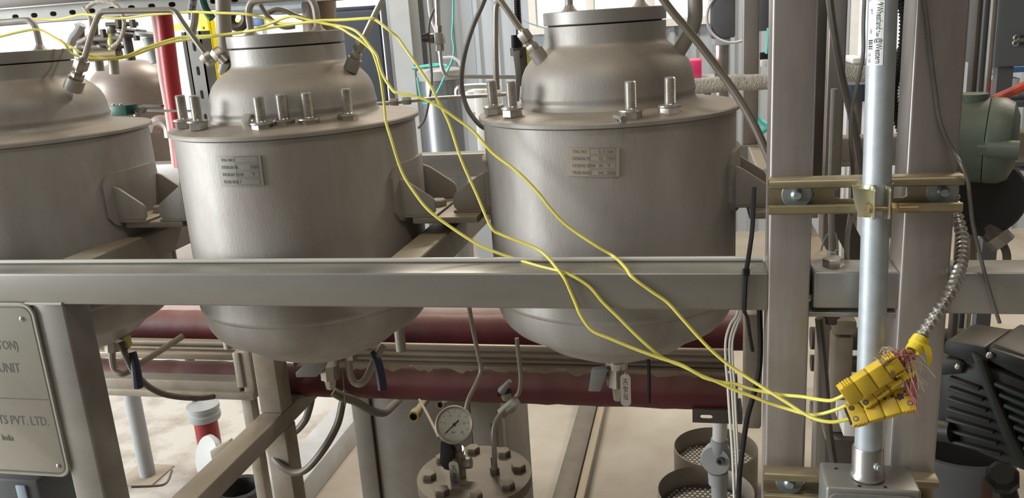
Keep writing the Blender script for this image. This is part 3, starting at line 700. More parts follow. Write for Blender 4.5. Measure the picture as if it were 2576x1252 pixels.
m = MB(); hexnut(m, sc0+side*0.0155, side, 0.0115, 0.0075); m.build('clamp_nut', 'brass', CL)
# coupling
CO = thing('conduit_coupling', 'silver set-screw conduit connector standing on the junction box', 'coupling', cbm)
p0, p1 = cpt(1208), cpt(1122); L = (p1-p0).length
m = MB(); m.lathe([(0.0148, L), (0.0165, L), (0.0172, L-0.002), (0.0172, 0.010), (0.018, 0.008), (0.0195, 0.0055), (0.0195, 0.002), (0.018, 0.0), (0.0148, 0.0)], p0, CD, 32); m.build('coupling_body', 'bright_steel', CO)
sp = p0+CD*L*0.55+(front*math.cos(0.45)+side*math.sin(0.45))*0.0168
m = MB(); m.lathe([(0, 0), (0.0048, 0), (0.0048, 0.003), (0.0036, 0.0035), (0.0036, 0.006), (0, 0.006)], sp, front*math.cos(0.45)+side*math.sin(0.45), 10); m.build('set_screw', 'zinc_blue', CO)
# junction box
zj = p0.z-0.0005
jl, jr = at(2068, 1185, z=zj).x, at(2298, 1190, z=zj).x; jy0, jy1 = at(2150, 1228, z=zj).y, 0.0
jy1 = min(at(2150, 1163, z=zj).y, -0.0225)
JB = thing('junction_box', 'grey galvanized square junction box at the foot of the conduit', 'box', ((jl+jr)/2, (jy0+jy1)/2, zj-0.11))
m = MB(); m.box(jl, jr, jy0, jy1, zj-0.11, zj); m.build('box_body', 'box_grey', JB, 0.004, seg=3)
cx0, cx1 = jl+0.002, jr-0.002
m = MB(); m.prism(rrect(cx1-cx0, 0.104, 0.012, 5, (cx0+cx1)/2, zj-0.058), (0, jy0, 0), (1,0,0), (0,0,1), (0,-0.003,0)); m.build('cover_rim', 'box_grey', JB, 0.001)
m = MB(); m.prism(rrect((cx1-cx0)*0.78, 0.088, 0.014, 5, (cx0+cx1)/2+0.004, zj-0.060), (0, jy0-0.003, 0), (1,0,0), (0,0,1), (0,-0.006,0)); m.build('cover_plate', 'box_grey', JB, 0.003)
for xx in (cx0+0.010, cx1-0.010):
    m = MB(); m.lathe([(0, 0), (0.0055, 0), (0.005, 0.002), (0.003, 0.003), (0, 0.003)], (xx, jy0-0.003, zj-0.022), (0,-1,0), 16); m.build('cover_screw', 'bright_steel', JB)
for u, v in ((2162, 1222), (2227, 1225), (2103, 1178)):
    q = at(u, v, z=zj); m = MB(); m.cyl((q.x, q.y, zj-0.0003), (q.x, q.y, zj+0.0004), 0.0020, n=12); m.build('knockout', 'black', JB)

# ================================================================== thermocouple connectors
def connector(label, a, b, y0, y1, roll, wid, th=0.0125, open_end=False, screws=True, txt=None):
    p0, p1 = at(*a, y=y0), at(*b, y=y1); ax = (p1-p0); L = ax.length; ax.normalize()
    n = (CAM-(p0+p1)/2).normalized(); n = (n-ax*n.dot(ax)).normalized(); w = n.cross(ax).normalized()   # w roughly up the picture
    if w.dot(UX) < 0: w = -w
    c, s = math.cos(roll), math.sin(roll); n, w = n*c+w*s, w*c-n*s
    T = thing('thermocouple_connector', label, 'connector', (p0+p1)/2, 'yellow thermocouple connectors')
    def seg(nm, f0, f1, ww, tt, m='plug_yellow', off=0.0, bev=0.0007):
        q = MB(); q.obox(p0+ax*L*(f0+f1)/2+n*off, ax*L*(f1-f0)/2, w*ww/2, n*tt/2); return q.build(nm, m, T, bev)
    P = seg('plug_grip', 0, 0.24, wid*0.97, th*0.98); seg('plug_body', 0.242, 0.495, wid, th*1.06, bev=0.0022)
    S = seg('socket_body', 0.505, 0.76, wid, th*1.06, bev=0.0022); G = seg('socket_grip', 0.762, 1.0, wid*(0.97 if not open_end else 0.62), th*0.98, off=0.0)
    seg('joint_gap', 0.49, 0.51, wid*0.95, th*0.95, 'plug_seam')
    for par, f in ((P, 0.0), (G, 0.765)):
        for k in range(4):
            q = MB(); fx = f+0.075+0.042*k
            for sg in (-1, 1): q.obox(p0+ax*L*fx+w*sg*wid*0.475, ax*0.0011, w*0.0012, n*th*0.44)
            q.build('grip_ridge', 'plug_yellow', par, 0.0003)
    if screws:
        for f, o, par in ((0.07, 0.24, P), (0.07, -0.24, P), (0.93, 0.22, G), (0.93, -0.22, G)):
            q = MB(); q.lathe([(0, 0), (0.0022, 0), (0.0020, 0.0007), (0.0008, 0.0007), (0, 0.0004)], p0+ax*L*f+w*o*wid+n*th*0.49, n, 14); q.build('screw', 'brass', par)
            q = MB(); q.lathe([(0.0022, 0), (0.0031, 0), (0.0031, 0.0002), (0.0022, 0.0002)], p0+ax*L*f+w*o*wid+n*th*0.492, n, 14); q.build('screw_recess', 'ink_grey', par)
        for f, o in ((0.30, 0.25), (0.40, 0.25), (0.60, 0.25), (0.72, 0.25)):
            q = MB(); q.lathe([(0, 0.0003), (0.0017, 0.0003), (0.0017, 0), (0, 0)], p0+ax*L*f+w*o*wid+n*th*0.53, n, 12); q.build('rivet_hole', 'plug_dark', T)
    if txt:
        for (t_, f, o, s_) in txt:
            q = MB(); lettering(q, t_, s_, lambda x, y, z, f=f, o=o: p0+ax*(L*f+x)+w*(o*wid+y)+n*(th*0.53+0.0003+max(z, 0)))
            q.build('lettering', 'ink_grey', S)
    return T, p0, p1, ax, n, w, L
A = connector('upper yellow thermocouple connector with bare metal terminals at its open end', (2121, 995), (2262, 908), -0.100, -0.090, -0.62, 0.0255, open_end=True, screws=False)
B = connector('middle yellow thermocouple connector tucked between the other two', (2163, 1010), (2290, 918), -0.084, -0.078, 0.15, 0.0215, txt=[('MADE IN USA', 0.26, -0.38, 0.0032), ('OMEGA', 0.78, 0.05, 0.0042)])
C = connector('lowest yellow thermocouple connector with a dark smudge near its right end', (2136, 1046), (2294, 1002), -0.085, -0.078, 0.25, 0.0265)
# bare terminals of A
for k in (-1, 1):
    m = MB(); q = A[1]+A[3]*A[6]*0.80+A[4]*0.0075*0.6+A[5]*(0.0075*k+0.004); m.cyl(q-A[4]*0.006, q+A[4]*0.004, 0.0028, 0.0028, 12); m.cyl(q+A[3]*0.003, q+A[3]*0.009, 0.0016, 0.0016, 8); m.build('terminal', 'brass', A[0])
# burn marks, flat stains on B and C
def blob(par, base, ax, w, r, seedv):
    random.seed(seedv); m = MB(); n = 14; P = []
    for i in range(n):
        t = 2*math.pi*i/n; k = r*random.uniform(0.55, 1.15); P.append((k*math.cos(t)*1.2, k*math.sin(t)*0.8))
    nn = ax.cross(w); nn = nn if nn.dot(CAM-base) > 0 else -nn
    m.prism(P, base, ax, w, nn*0.0002); return m.build('scorch_mark', 'plug_dark', par)
blob(C[0], C[1]+C[3]*C[6]*0.82+C[4]*0.0066+C[5]*0.004, C[3], C[5], 0.0048, 3)
blob(B[0], B[1]+B[3]*B[6]*0.92+B[4]*0.0066+B[5]*0.004, B[3], B[5], 0.0055, 5); blob(B[0], B[1]+B[3]*B[6]*0.70+B[4]*0.0069-B[5]*0.004, B[3], B[5], 0.0032, 9)
m = MB(); m.obox(C[1]-C[3]*0.0008, C[3]*0.0012, C[5]*0.009, C[4]*0.0045); m.build('cable_opening', 'plug_dark', C[0])
m = MB(); m.obox(B[1]-B[3]*0.0008, B[3]*0.0012, B[5]*0.006, B[4]*0.0045); m.build('cable_opening', 'plug_dark', B[0])

# ================================================================== yellow wires
def wire(label, pts, r=0.0021):
    m = MB(); m.tube(path(pts), r, 8, 5)
    return tag(m.build('thermocouple_wire', 'wire_yellow'), label, 'wire', 'yellow thermocouple wires')
a_ = A[1]; b_ = B[1]; c_ = C[1]
wire('yellow wire looping highest from the left rack across to the middle connector',
  [(-30, 58, .45), (84, 49, .45), (143, 49, .44), (179, 42, .42), (210, 36, .40), (245, 40, .38), (281, 46, .37), (320, 45, .36), (371, 38, .34), (435, 33, .32), (486, 30, .31), (537, 32, .28), (612, 35, .24), (654, 42, .24), (690, 54, .24), (715, 60, .23), (760, 58, .22), (800, 52, .21), (862, 50, .19), (929, 46, .17), (944, 50, .17), (960, 61, .165), (980, 77, .16), (1000, 94, .16), (1015, 115, .155), (1050, 165, .145), (1080, 210, .14), (1100, 250, .13), (1130, 310, .12), (1160, 400, .10), (1200, 490, .085), (1235, 570, .07), (1262, 590, .066), (1340, 620, .054), (1372, 641, .04), (1398, 671, .008), (1420, 700, -.004), (1436, 735, -.005), (1449, 765, -.006), (1462, 795, -.008), (1490, 831, -.010), (1537, 852, -.012), (1600, 878, -.014), (1663, 901, -.016), (1714, 917, -.018), (1757, 941, -.021), (1804, 960, -.022), (1848, 980, -.024), (1891, 996, -.026), (1940, 1015, -.030), (1978, 1027, -.036), (2029, 1041, -.050), (2064, 1041, -.062), (2111, 1027, -.074), (2140, 1012, -.080), (2164, 1001, -.083)])
wire('yellow wire falling steeply past the middle vessel to the upper connector',
  [(-30, 100, .27), (0, 92, .27), (50, 80, .27), (87, 74, .27), (107, 78, .27), (138, 95, .26), (164, 112, .25), (179, 133, .25), (204, 143, .24), (243, 148, .24), (281, 147, .24), (320, 140, .25), (358, 123, .25), (396, 110, .25), (435, 98, .25), (473, 92, .25), (537, 89, .24), (618, 80, .23), (660, 67, .24), (716, 45, .23), (744, 42, .225), (785, 52, .22), (813, 57, .21), (855, 70, .185), (880, 85, .175), (908, 103, .165), (934, 126, .16), (945, 151, .155), (956, 190, .15), (963, 235, .145), (967, 268, .14), (971, 307, .13), (984, 350, .115), (1010, 430, .10), (1040, 480, .09), (1080, 530, .08), (1140, 575, .072), (1200, 613, .064), (1250, 635, .058), (1310, 655, .05), (1368, 672, .025), (1425, 687, .002), (1480, 718, -.003), (1517, 760, -.004), (1557, 799, -.006), (1600, 842, -.008), (1651, 888, -.010), (1679, 905, -.010), (1718, 921, -.011), (1753, 938, -.012), (1773, 950, -.013), (1816, 961, -.014), (1851, 966, -.018), (1891, 978, -.022), (1930, 986, -.028), (1970, 993, -.038), (2017, 997, -.055), (2064, 1005, -.075), (2090, 1007, -.088), (2108, 1001, -.097), (2122, 994, -.100)])
wire('yellow wire running diagonally in front of the right vessel to the lowest connector',
  [(150, 100, .27), (164, 110, .27), (184, 120, .265), (204, 132, .26), (243, 143, .26), (281, 149, .26), (332, 140, .265), (383, 121, .27), (422, 108, .27), (473, 99, .27), (537, 92, .26), (570, 86, .25), (643, 76, .22), (715, 64, .215), (785, 55, .20), (820, 60, .195), (880, 71, .18), (908, 89, .165), (931, 117, .155), (948, 140, .15), (956, 168, .145), (967, 196, .14), (990, 229, .13), (1001, 233, .128), (1037, 240, .125), (1073, 252, .122), (1110, 271, .12), (1149, 299, .118), (1191, 330, .112), (1240, 385, .10), (1300, 430, .086), (1350, 480, .076), (1390, 530, .07), (1430, 570, .066), (1500, 618, .057), (1545, 645, .05), (1575, 675, .012), (1590, 696, -.002), (1640, 733, -.004), (1679, 760, -.005), (1718, 803, -.010), (1773, 864, -.014), (1820, 907, -.018), (1871, 943, -.024), (1919, 974, -.034), (1978, 1011, -.050), (2025, 1041, -.064), (2056, 1055, -.073), (2096, 1061, -.081), (2137, 1053, -.085)])

# ================================================================== armoured cable with tape and frayed end
hz0 = [(2398, 490, .075), (2408, 545, .066), (2421, 600, .045), (2418, 660, .01), (2398, 720, -.022), (2372, 765, -.035), (2346, 805, -.048), (2322, 840, -.058), (2306, 866, -.066)]
AC = thing('armoured_cable', 'ribbed steel armoured cable ending in yellow tape and frayed pink fibres', 'cable', at(2306, 866, y=-.066))
m = MB(); m.tube(path(hz0), 0.0064, 14, 8, rib=(0.0082, 0.0022)); m.build('armour', 'armour', AC, ang=30)
t0, t1 = at(2318, 850, y=-.061), at(2291, 892, y=-.074); d = (t1-t0).normalized(); 
m = MB(); m.lathe([(0.0078, 0), (0.0092, 0.0005), (0.0098, 0.010), (0.0088, 0.0108), (0.0088, 0.0185), (0.0070, 0.0188)], t0, d, 20); TP = m.build('tape_band', 'tape_yellow', AC)
m = MB(); tl = path([(2316, 858, -.074), (2330, 866, -.076), (2336, 885, -.077), (2338, 905, -.076), (2336, 922, -.074)]); 
def tail(p, q, t):
    k = p*(len(tl)-1); i = min(int(k), len(tl)-2); c = tl[i].lerp(tl[i+1], k-i); wv = (RX*0.8-UX*0.35).normalized()
    return c+wv*(q-0.5)*0.0095*(1-0.75*p**3)+FX*(t)
m.patch(tail, 10, 2, 0.0004); m.build('tape_tail', 'tape_yellow', AC)
random.seed(11)
def strands(n, m_, r, src, dst, spread, sag):
    q = MB()
    for i in range(n):
        a = at(src[0]+random.gauss(0, 7), src[1]+random.gauss(0, 7), y=src[2]+random.gauss(0, .002)); b = at(dst[0]+random.gauss(0, spread[0]), dst[1]+random.gauss(0, spread[1]), y=dst[2]+random.gauss(0, .006))
        c = (a+b)/2+RX*random.gauss(0, .004)+UX*(sag+random.gauss(0, .003))
        q.tube([a, c, b], lambda t, r=r: r*(1.1-0.8*t), 4, 4)
    o = q.build('frayed_fibres', m_, AC); o['kind'] = 'stuff'; return o
strands(90, 'pink_fibre', 0.0008, (2288, 895, -.075), (2250, 905, -.088), (20, 12), 0.001)
strands(60, 'cream_fibre', 0.0006, (2275, 900, -.078), (2300, 960, -.084), (18, 25), 0.004)
strands(30, 'cream_fibre', 0.00055, (2255, 900, -.086), (2225, 895, -.09), (14, 9), 0.003)
strands(34, 'red_fibre', 0.0008, (2283, 905, -.080), (2298, 1018, -.082), (6, 14), 0.004)
strands(14, 'red_fibre', 0.0010, (2290, 893, -.076), (2245, 915, -.09), (10, 8), 0.002)

# ================================================================== cable ties, cables and small parts near the rail
def flat_strap(mb, pts, w, t, sub=5):
    P = path(pts); mb.tube(P, 1.0, 4, sub); return mb
m = MB(); pts = path([(1897, 470, .02), (1895, 520, .015), (1892, 580, .008), (1884, 640, .0), (1877, 684, -.0035), (1874, 730, -.0035), (1872, 782, -.003)])
m.tube(pts, 0.0028, 6, 5); m.tube([pts[-1], at(1880, 800, y=.02), at(1886, 840, y=.045), at(1893, 882, y=.055)], 0.0024, 6, 4)
ZT1 = thing('cable_tie', 'black cable tie looped round the front rail beside the post', 'cable tie', at(1874, 782, y=-.003))
m.build('strap', 'black', ZT1); m = MB(); q = at(1877, 684, y=-.005); m.obox(q, RX*0.0038, UX*0.0042, FX*0.003); m.build('tie_head', 'black', ZT1, 0.0006)
for i, (du, lab) in enumerate(((0, 'leftmost of three thin white wires hanging behind the front rail'), (10, 'middle of three thin white wires hanging behind the front rail'), (17, 'rightmost of three thin white wires hanging behind the front rail'))):
    m = MB(); m.tube(path([(1872+du*.3, 690, .075), (1856+du*.6, 784, .075), (1838+du, 815, .075), (1826+du, 855, .075), (1826+du, 910, .075), (1830+du, 960, .072), (1836+du*.9, 1050, .07), (1843+du*.8, 1150, .068), (1848+du*.8, 1280, .066)]), 0.0018, 7, 5)
    tag(m.build('white_wire', 'white_wire'), lab, 'wire', 'white wires beside the post')
m = MB(); m.tube(path([(1909, 690, .075), (1911, 790, .075), (1913, 860, .075), (1910, 930, .073), (1898, 985, .07), (1880, 1050, .066), (1868, 1130, .062), (1860, 1200, .06), (1857, 1290, .06)]), 0.0036, 8, 5)
tag(m.build('black_cable', 'black'), 'black cable hanging between the white wires and the post', 'cable')
m = MB(); m.tube(path([(1640, -60, .13), (1660, -15, .13), (1690, 28, .13), (1730, 75, .13), (1770, 125, .13), (1815, 185, .128), (1860, 250, .12), (1900, 320, .11), (1935, 400, .10), (1960, 470, .09)]), 0.0052, 10, 5)
tag(m.build('grey_cable', 'rubber_hose'), 'thick grey-brown cable crossing in front of the right vessel dome', 'cable')
# bolt head on the short rail with tube fitting behind it
p = at(2096, 668, z=1.2396); T = thing('rail_bolt', 'large hex bolt head on the short rail between the posts', 'bolt', (p.x, p.y, 1.2396))
m = MB(); hexnut(m, (p.x, p.y, 1.2396), (0,0,1), 0.0215, 0.0105); m.build('bolt_head', 'bolt_steel', T)
m = MB(); m.cyl((p.x, p.y, 1.1795), (p.x, p.y, 1.2397), 0.006, n=14); m.build('bolt_shank', 'bolt_steel', T)
m = MB(); hexnut(m, (p.x, p.y, 1.181), (0,0,-1), 0.021, 0.008); m.cyl((p.x, p.y, 1.173), (p.x, p.y, 1.165), 0.007, n=14); m.build('bolt_nut', 'dark_steel', T)
T = thing('capillary_tube', 'vertical steel tube with compression nut standing behind the short rail', 'tube', at(2094, 660, y=.075))
q0, q1 = at(2093, 640, y=.075), at(2090, 470, y=.075)
m = MB(); hexnut(m, at(2094, 650, y=.075), (0,0,1), 0.0125, 0.011); m.cyl(at(2094, 670, y=.075), at(2094, 648, y=.075), 0.005, n=12); m.build('compression_nut', 'bright_steel', T)
m = MB(); m.tube([q0, q0.lerp(q1, .4), q1, q1+Vector((0,0,0.12))], 0.0042, 10, 2); m.build('tube', 'tube_steel', T)
m = MB(); m.tube(path([(2058, 665, .10), (2068, 620, .10), (2082, 590, .10), (2098, 584, .10), (2106, 600, .10), (2108, 650, .10)]), 0.0011, 6, 5)
tag(m.build('wire_loop', 'hose_grey'), 'thin grey wire loop around the capillary tube behind the short rail', 'wire')
m = MB(); m.tube(path([(2148, 470, .09), (2140, 540, .085), (2131, 600, .08), (2130, 670, .075)]), 0.0033, 8, 5)
tag(m.build('bent_tube', 'tube_steel'), 'thin bent tube rising behind the conduit from the short rail', 'tube')
m = MB(); m.tube(path([(2252, 480, .09), (2250, 560, .085), (2243, 620, .08), (2240, 665, .078)]), 0.0022, 8, 5)
tag(m.build('bent_tube', 'tube_steel'), 'thin dark tube rising right of the conduit from the short rail', 'tube')
m = MB(); m.tube(path([(2084, -30, .45), (2092, 40, .45), (2106, 130, .45), (2124, 220, .45), (2142, 290, .44), (2160, 380, .43), (2170, 460, .42)]), 0.0060, 8, 5)
tag(m.build('grey_cable', 'hose_grey'), 'grey cable slanting down between the two front posts', 'cable')
m = MB(); m.tube(path([(2176, -30, .0), (2172, 60, .0), (2172, 130, .0), (2164, 180, .01), (2150, 240, .02), (2141, 290, .02), (2140, 350, .02), (2145, 420, .03), (2146, 480, .04), (2142, 540, .05)]), 0.0022, 7, 5)
tag(m.build('thin_wire', 'hose_grey'), 'thin kinked grey wire hanging beside the conduit sticker', 'wire')
m = MB(); m.tube(path([(2322, -30, -.005), (2334, 70, -.005), (2343, 150, -.005), (2355, 240, -.005), (2362, 290, -.006), (2378, 340, -.008), (2402, 385, -.012), (2419, 415, -.026), (2434, 450, -.026), (2440, 500, -.02), (2447, 560, -.012), (2462, 625, -.006), (2478, 690, -.004), (2498, 760, -.003), (2515, 812, -.003)]), 0.0022, 7, 5)
tag(m.build('thin_cable', 'hose_grey'), 'thin grey cable running down the right post and over the strut end', 'cable')

# ================================================================== maker's sign on the left post
sr, sbm, stp = at(176, 1190, y=-.004).x, at(150, 1200, y=-.004).z, at(60, 762, y=-.004).z
SG = thing('makers_sign', 'metal maker\'s sign with engraved lettering on the left post', 'sign', (-1.1, -.002, sbm))
sw = 0.34; sxc = sr-sw/2; szc = (sbm+stp)/2; sh = stp-sbm
m = MB(); m.prism(rrect(sw, sh, 0.020, 6, sxc, szc), (0, -0.0005, 0), (1,0,0), (0,0,1), (0,-0.003,0)); PL = m.build('sign_plate', 'sign_plate', SG, 0.0012)
def ring(w, h, r, t, y, nm, mm, par):
    o_, i_ = rrect(w, h, r, 6, sxc, szc), rrect(w-2*t, h-2*t, r-t, 6, sxc, szc); n = len(o_); q = MB()
    P = [Vector((a, y, b)) for a, b in o_+i_]; P += [p+Vector((0, -0.0005, 0)) for p in P]; fs = []
    for i in range(n):
        j = (i+1) % n; fs += [(i, j, n+j, n+i), (2*n+i, 2*n+j, 3*n+j, 3*n+i), (i, j, 2*n+j, 2*n+i), (n+i, n+j, 3*n+j, 3*n+i)]
    q.add(P, fs); q.build(nm, mm, par)
ring(sw-0.012, sh-0.012, 0.016, 0.0013, -0.0036, 'engraved_border', 'ink_grey', PL)
ring(sw-0.002, sh-0.002, 0.020, 0.0030, -0.0036, 'rolled_rim', 'sign_plate', PL)
m = MB(); sl = at(60, 1003, y=-.0036); m.box(sxc-sw/2+.01, sr-0.009, -0.0040, -0.0036, sl.z-0.0005, sl.z+0.0005); m.build('engraved_line', 'ink_grey', PL)
m = MB()
for txt, u, v, px in (('HIGH-PRESSURE REACTOR (TON)', 48, 879, 28), ('PILOT PLANT UNIT', 53, 937, 31), ('INSTRUMENTS PVT. LTD.', 125, 1071, 30), ('India', 35, 1108, 20)):
    if txt.startswith('HIGH'): txt = 'TON)'
    elif txt.startswith('PILOT'): txt = 'UNIT'
    elif txt.startswith('INSTR'): txt = 'ENTS PVT. LTD.'
    q = at(u, v, y=-.0036); s_ = sz(u, v, 0, px)*1.2
    m = MB(); lettering(m, txt, s_, lambda x, y, z, q=q: Vector((q.x+x, -0.0037-max(z, 0), q.z+y)), align='RIGHT', sx=0.74); m.build('lettering', 'ink_grey', PL, ang=20)
for u, v in ((55, 802), (148, 1172)):
    q = at(u, v, y=-.0036); m = MB(); m.lathe([(0, 0.003), (0.0022, 0.0026), (0.0040, 0.001), (0.0042, 0), (0, 0)], q, (0,-1,0), 16); m.build('rivet', 'bright_steel', SG)

# ================================================================== below the rail: drain valves
def hose(name, m, label, pts, r, cat='hose', rib=None, n=10, group=None):
    q = MB(); q.tube(path(pts), r, n, 5, rib=rib); return tag(q.build(name, m), label, cat, group)
def valve_tag(label, txt, pts, y, y_text_px, size_px):
    """rounded metal tag hanging: pts = four px corners top-left, top-right, bottom-right, bottom-left"""
    P = [at(u, v, y=y) for u, v in pts]; dn = ((P[3]+P[2])/2-(P[0]+P[1])/2); Lh = dn.length; dn.normalize(); w = (P[1]-P[0]); Wd = w.length; w.normalize(); w = (w-dn*w.dot(dn)).normalized()
    c = sum(P, Vector())/4; T = thing('valve_tag', label, 'tag', c+dn*Lh/2, 'stamped valve tags')
    n = w.cross(dn); n = n if n.dot(CAM-c) > 0 else -n
    m = MB(); m.prism(rrect(Wd, Lh, Wd*0.45, 6), c, w, -dn, n*0.0008); m.build('tag_plate', 'bright_steel', T)
    m = MB(); lettering(m, txt, Wd*0.62, lambda x, y, z: c-dn*(Lh*0.36-x)+w*(y-Wd*0.22)+n*(0.0009+max(z, 0)), sx=Lh*0.78/(Wd*0.62*0.62*len(txt))); m.build('lettering', 'ink', T, ang=20)
    m = MB(); m.tube([c-dn*Lh*0.44+n*0.001, c-dn*(Lh*0.5+0.004), c-dn*Lh*0.44-n*0.002], 0.0006, 5, 4); m.build('tag_ring', 'bright_steel', T)
    return T
# V3 drain
y = 0.275
D3 = cyl_px('drain_valve', 'bright_steel', V3, (1551, 880, y), (1553, 945, y), 0.0145)
cyl_px('valve_collar', 'bright_steel', D3, (1550, 906, y), (1551, 922, y), 0.0185, 18); cyl_px('valve_body', 'tube_steel', D3, (1552, 922, y), (1553, 968, y), 0.0172, 8); cyl_px('valve_tail', 'tube_steel', D3, (1554, 966, y), (1555, 1005, y), 0.0105, 6, 0.0075)
cyl_px('valve_stem', 'grey_handle', D3, (1552, 945, y), (1512, 945, y-.01), 0.007, 10)
poly_px('lever', 'grey_handle', D3, [(1488, 930), (1523, 925), (1530, 930), (1510, 985), (1480, 984)], y-.022, 0.010)
valve_tag('white stamped tag hanging from the right vessel drain valve', 'HC-BV-107', [(1560, 940), (1586, 940), (1588, 1020), (1562, 1022)], 0.25, 0, 0)
m = MB(); m.tube(path([(1631, 905, .25), (1633, 960, .25), (1632, 1012, .25)]), 0.0030, 6, 3); tag(m.build('cable_tie_tail', 'black'), 'black cable tie end hanging under the right vessel', 'cable tie')
# V2 drain
y = 0.262
D2 = cyl_px('drain_valve', 'tube_steel', V2, (826, 880, y), (829, 930, y), 0.013)
cyl_px('valve_collar', 'bright_steel', D2, (827, 896, y), (828, 914, y), 0.018, 18); cyl_px('valve_body', 'tube_steel', D2, (828, 914, y), (832, 950, y), 0.0175, 8); cyl_px('valve_tail', 'tube_steel', D2, (831, 948, y), (833, 976, y), 0.0125, 6, 0.0085)
poly_px('lever', 'grey_handle', D2, [(743, 937), (775, 908), (800, 902), (822, 910), (812, 934), (795, 948), (745, 949)], y-.024, 0.010)
q = MB(); q.tube(path([(868, 880, .27), (876, 900, .27), (880, 935, .27), (890, 960, .27), (908, 964, .27), (925, 945, .28), (945, 900, .30), (965, 870, .32)]), 0.0065, 10, 5); q.build('drain_pipe', 'dusty_steel', V2)
cyl_px('pipe_nut', 'tube_steel', V2, (884, 886, .265), (886, 902, .265), 0.010, 6)
q = MB(); q.tube(path([(936, 885, .27), (948, 905, .265), (958, 945, .26), (963, 980, .255)]), lambda t: 0.005+0.0035*min(1, t*3), 8, 4); q.build('blue_lever_grip', 'blue_grip', V2)
q = MB(); q.tube(path([(862, 935, .262), (866, 980, .262), (868, 1020, .262)]), 0.0012, 5, 3); tag(q.build('tag_wire', 'hose_grey'), 'thin wire end hanging from the middle vessel drain valve', 'wire')
# V1 drain
y = 0.262
D1 = cyl_px('drain_valve', 'tube_steel', V1, (262, 838, y), (320, 848, y), 0.014, 8)
cyl_px('valve_body', 'tube_steel', D1, (282, 830, y), (284, 880, y), 0.014, 8); cyl_px('valve_collar', 'bright_steel', D1, (248, 850, y), (262, 852, y), 0.012, 16)
q = MB(); q.tube(path([(282, 870, .26), (283, 905, .26), (290, 930, .26), (308, 940, .26), (330, 930, .27), (352, 915, .28), (460, 845, .36)]), 0.0062, 10, 5); q.build('drain_pipe', 'dusty_steel', V1)
q = MB(); q.tube(path([(333, 885, .25), (341, 920, .245), (346, 955, .24), (348, 972, .24)]), lambda t: 0.007+0.003*t, 10, 4); q.build('lever_grip', 'blue_grip', D1)
poly_px('lever_label', 'yellow_label', D1, [(309, 850), (326, 844), (333, 868), (320, 880)], .243, 0.002)
hose('braided_hose', 'rubber_hose', 'ribbed grey hose curving from the left vessel valve to the tray edge', [(303, 860, .24), (316, 890, .24), (335, 930, .25), (365, 965, .28), (405, 988, .34), (450, 998, .42), (500, 1001, .50), (538, 997, .56)], 0.0058, rib=(0.004, 0.001))

# ================================================================== red jacketed pipes, rails and cladding under the vessels
def xpipe(u, v, y, r, x0, x1, m, name, parent, sag=None, n=24):
    c = at(u, v, y=y); q = MB()
    if sag is None: q.cyl((x0, c.y, c.z), (x1, c.y, c.z), r, r, n)
    else:
        random.seed(int(u*7+v)); P = []; k = 26
        for i in range(k+1): P.append((x0+(x1-x0)*i/k, c.y+random.uniform(-sag, sag), c.z+random.uniform(-sag, sag)*.6))
        q.tube(P, lambda t: r*(1+random.uniform(-.03, .03)), n, 3)
    return q.build(name, m, parent)
RP = thing('heating_pipe', 'lower dark red jacketed pipe running the length of the frame', 'pipe', (-0.8, .70, .70), 'red jacketed pipes')
xpipe(1100, 964, .70, .0395, -1.75, .07, 'red_jacket', 'jacket', RP, 0.0012)
xpipe(1100, 964, .70, .0395, .0705, .085, 'dark_steel', 'end_collar', RP)
RU = thing('heating_pipe', 'upper dark red jacketed pipe behind the vessel bottoms', 'pipe', (-0.8, .72, .85), 'red jacketed pipes')
xpipe(1100, 826, .72, .0375, -1.75, .12, 'red_jacket', 'jacket', RU, 0.0012)
xpipe(1100, 797, .75, .034, -1.75, .12, 'pink_lagging', 'insulation', RU, 0.001)
for (v, r, y, lab) in ((873, .009, .635, 'upper of three thin steel rails between the red pipes'), (889, .009, .64, 'middle of three thin steel rails between the red pipes'), (905, .0095, .646, 'lowest of three thin steel rails between the red pipes')):
    o = xpipe(1100, v, y, r, -1.70, .07, 'cladding', 'steel_rail', None); tag(o, lab, 'rail', 'thin rails between the red pipes')
# torn cladding strip above the lower pipe
random.seed(21); q = MB(); c = at(1100, 928, y=.63); P0 = []
for i in range(90):
    x = -.905+.965*i/89; P0.append((x, random.uniform(-.004, .005)+.005*math.sin(i*.8)))
vs_, fs_ = [], []
for x, d in P0: vs_ += [(x, .612, c.z+.018), (x, .63, c.z+.016), (x, .636, c.z-.004+d)]
for i in range(89): fs_ += [(3*i, 3*i+3, 3*i+4, 3*i+1), (3*i+1, 3*i+4, 3*i+5, 3*i+2)]
q.add(vs_, fs_); tag(q.build('cladding_strip', 'cladding'), 'crumpled thin metal cladding strip along the lower red pipe', 'cladding')
# tray around the left stretch of the lower pipe
TR = thing('pipe_tray', 'cream steel tray frame round the lower red pipe at the left', 'tray', at(430, 990, y=.6))
block_px('tray_bottom', 'cream_steel', TR, 215, 955, 602, 985, .60, .64, .002)
block_px('tray_lip', 'cream_steel', TR, 215, 983, 636, 1000, .592, .76, .002)
block_px('tray_top', 'cladding', TR, 215, 888, 600, 903, .60, .63, .002)
block_px('tray_end', 'cream_steel', TR, 590, 888, 606, 975, .595, .63, .002)
block_px('end_post', 'cream_steel', TR, 608, 885, 634, 1000, .60, .65, .002)
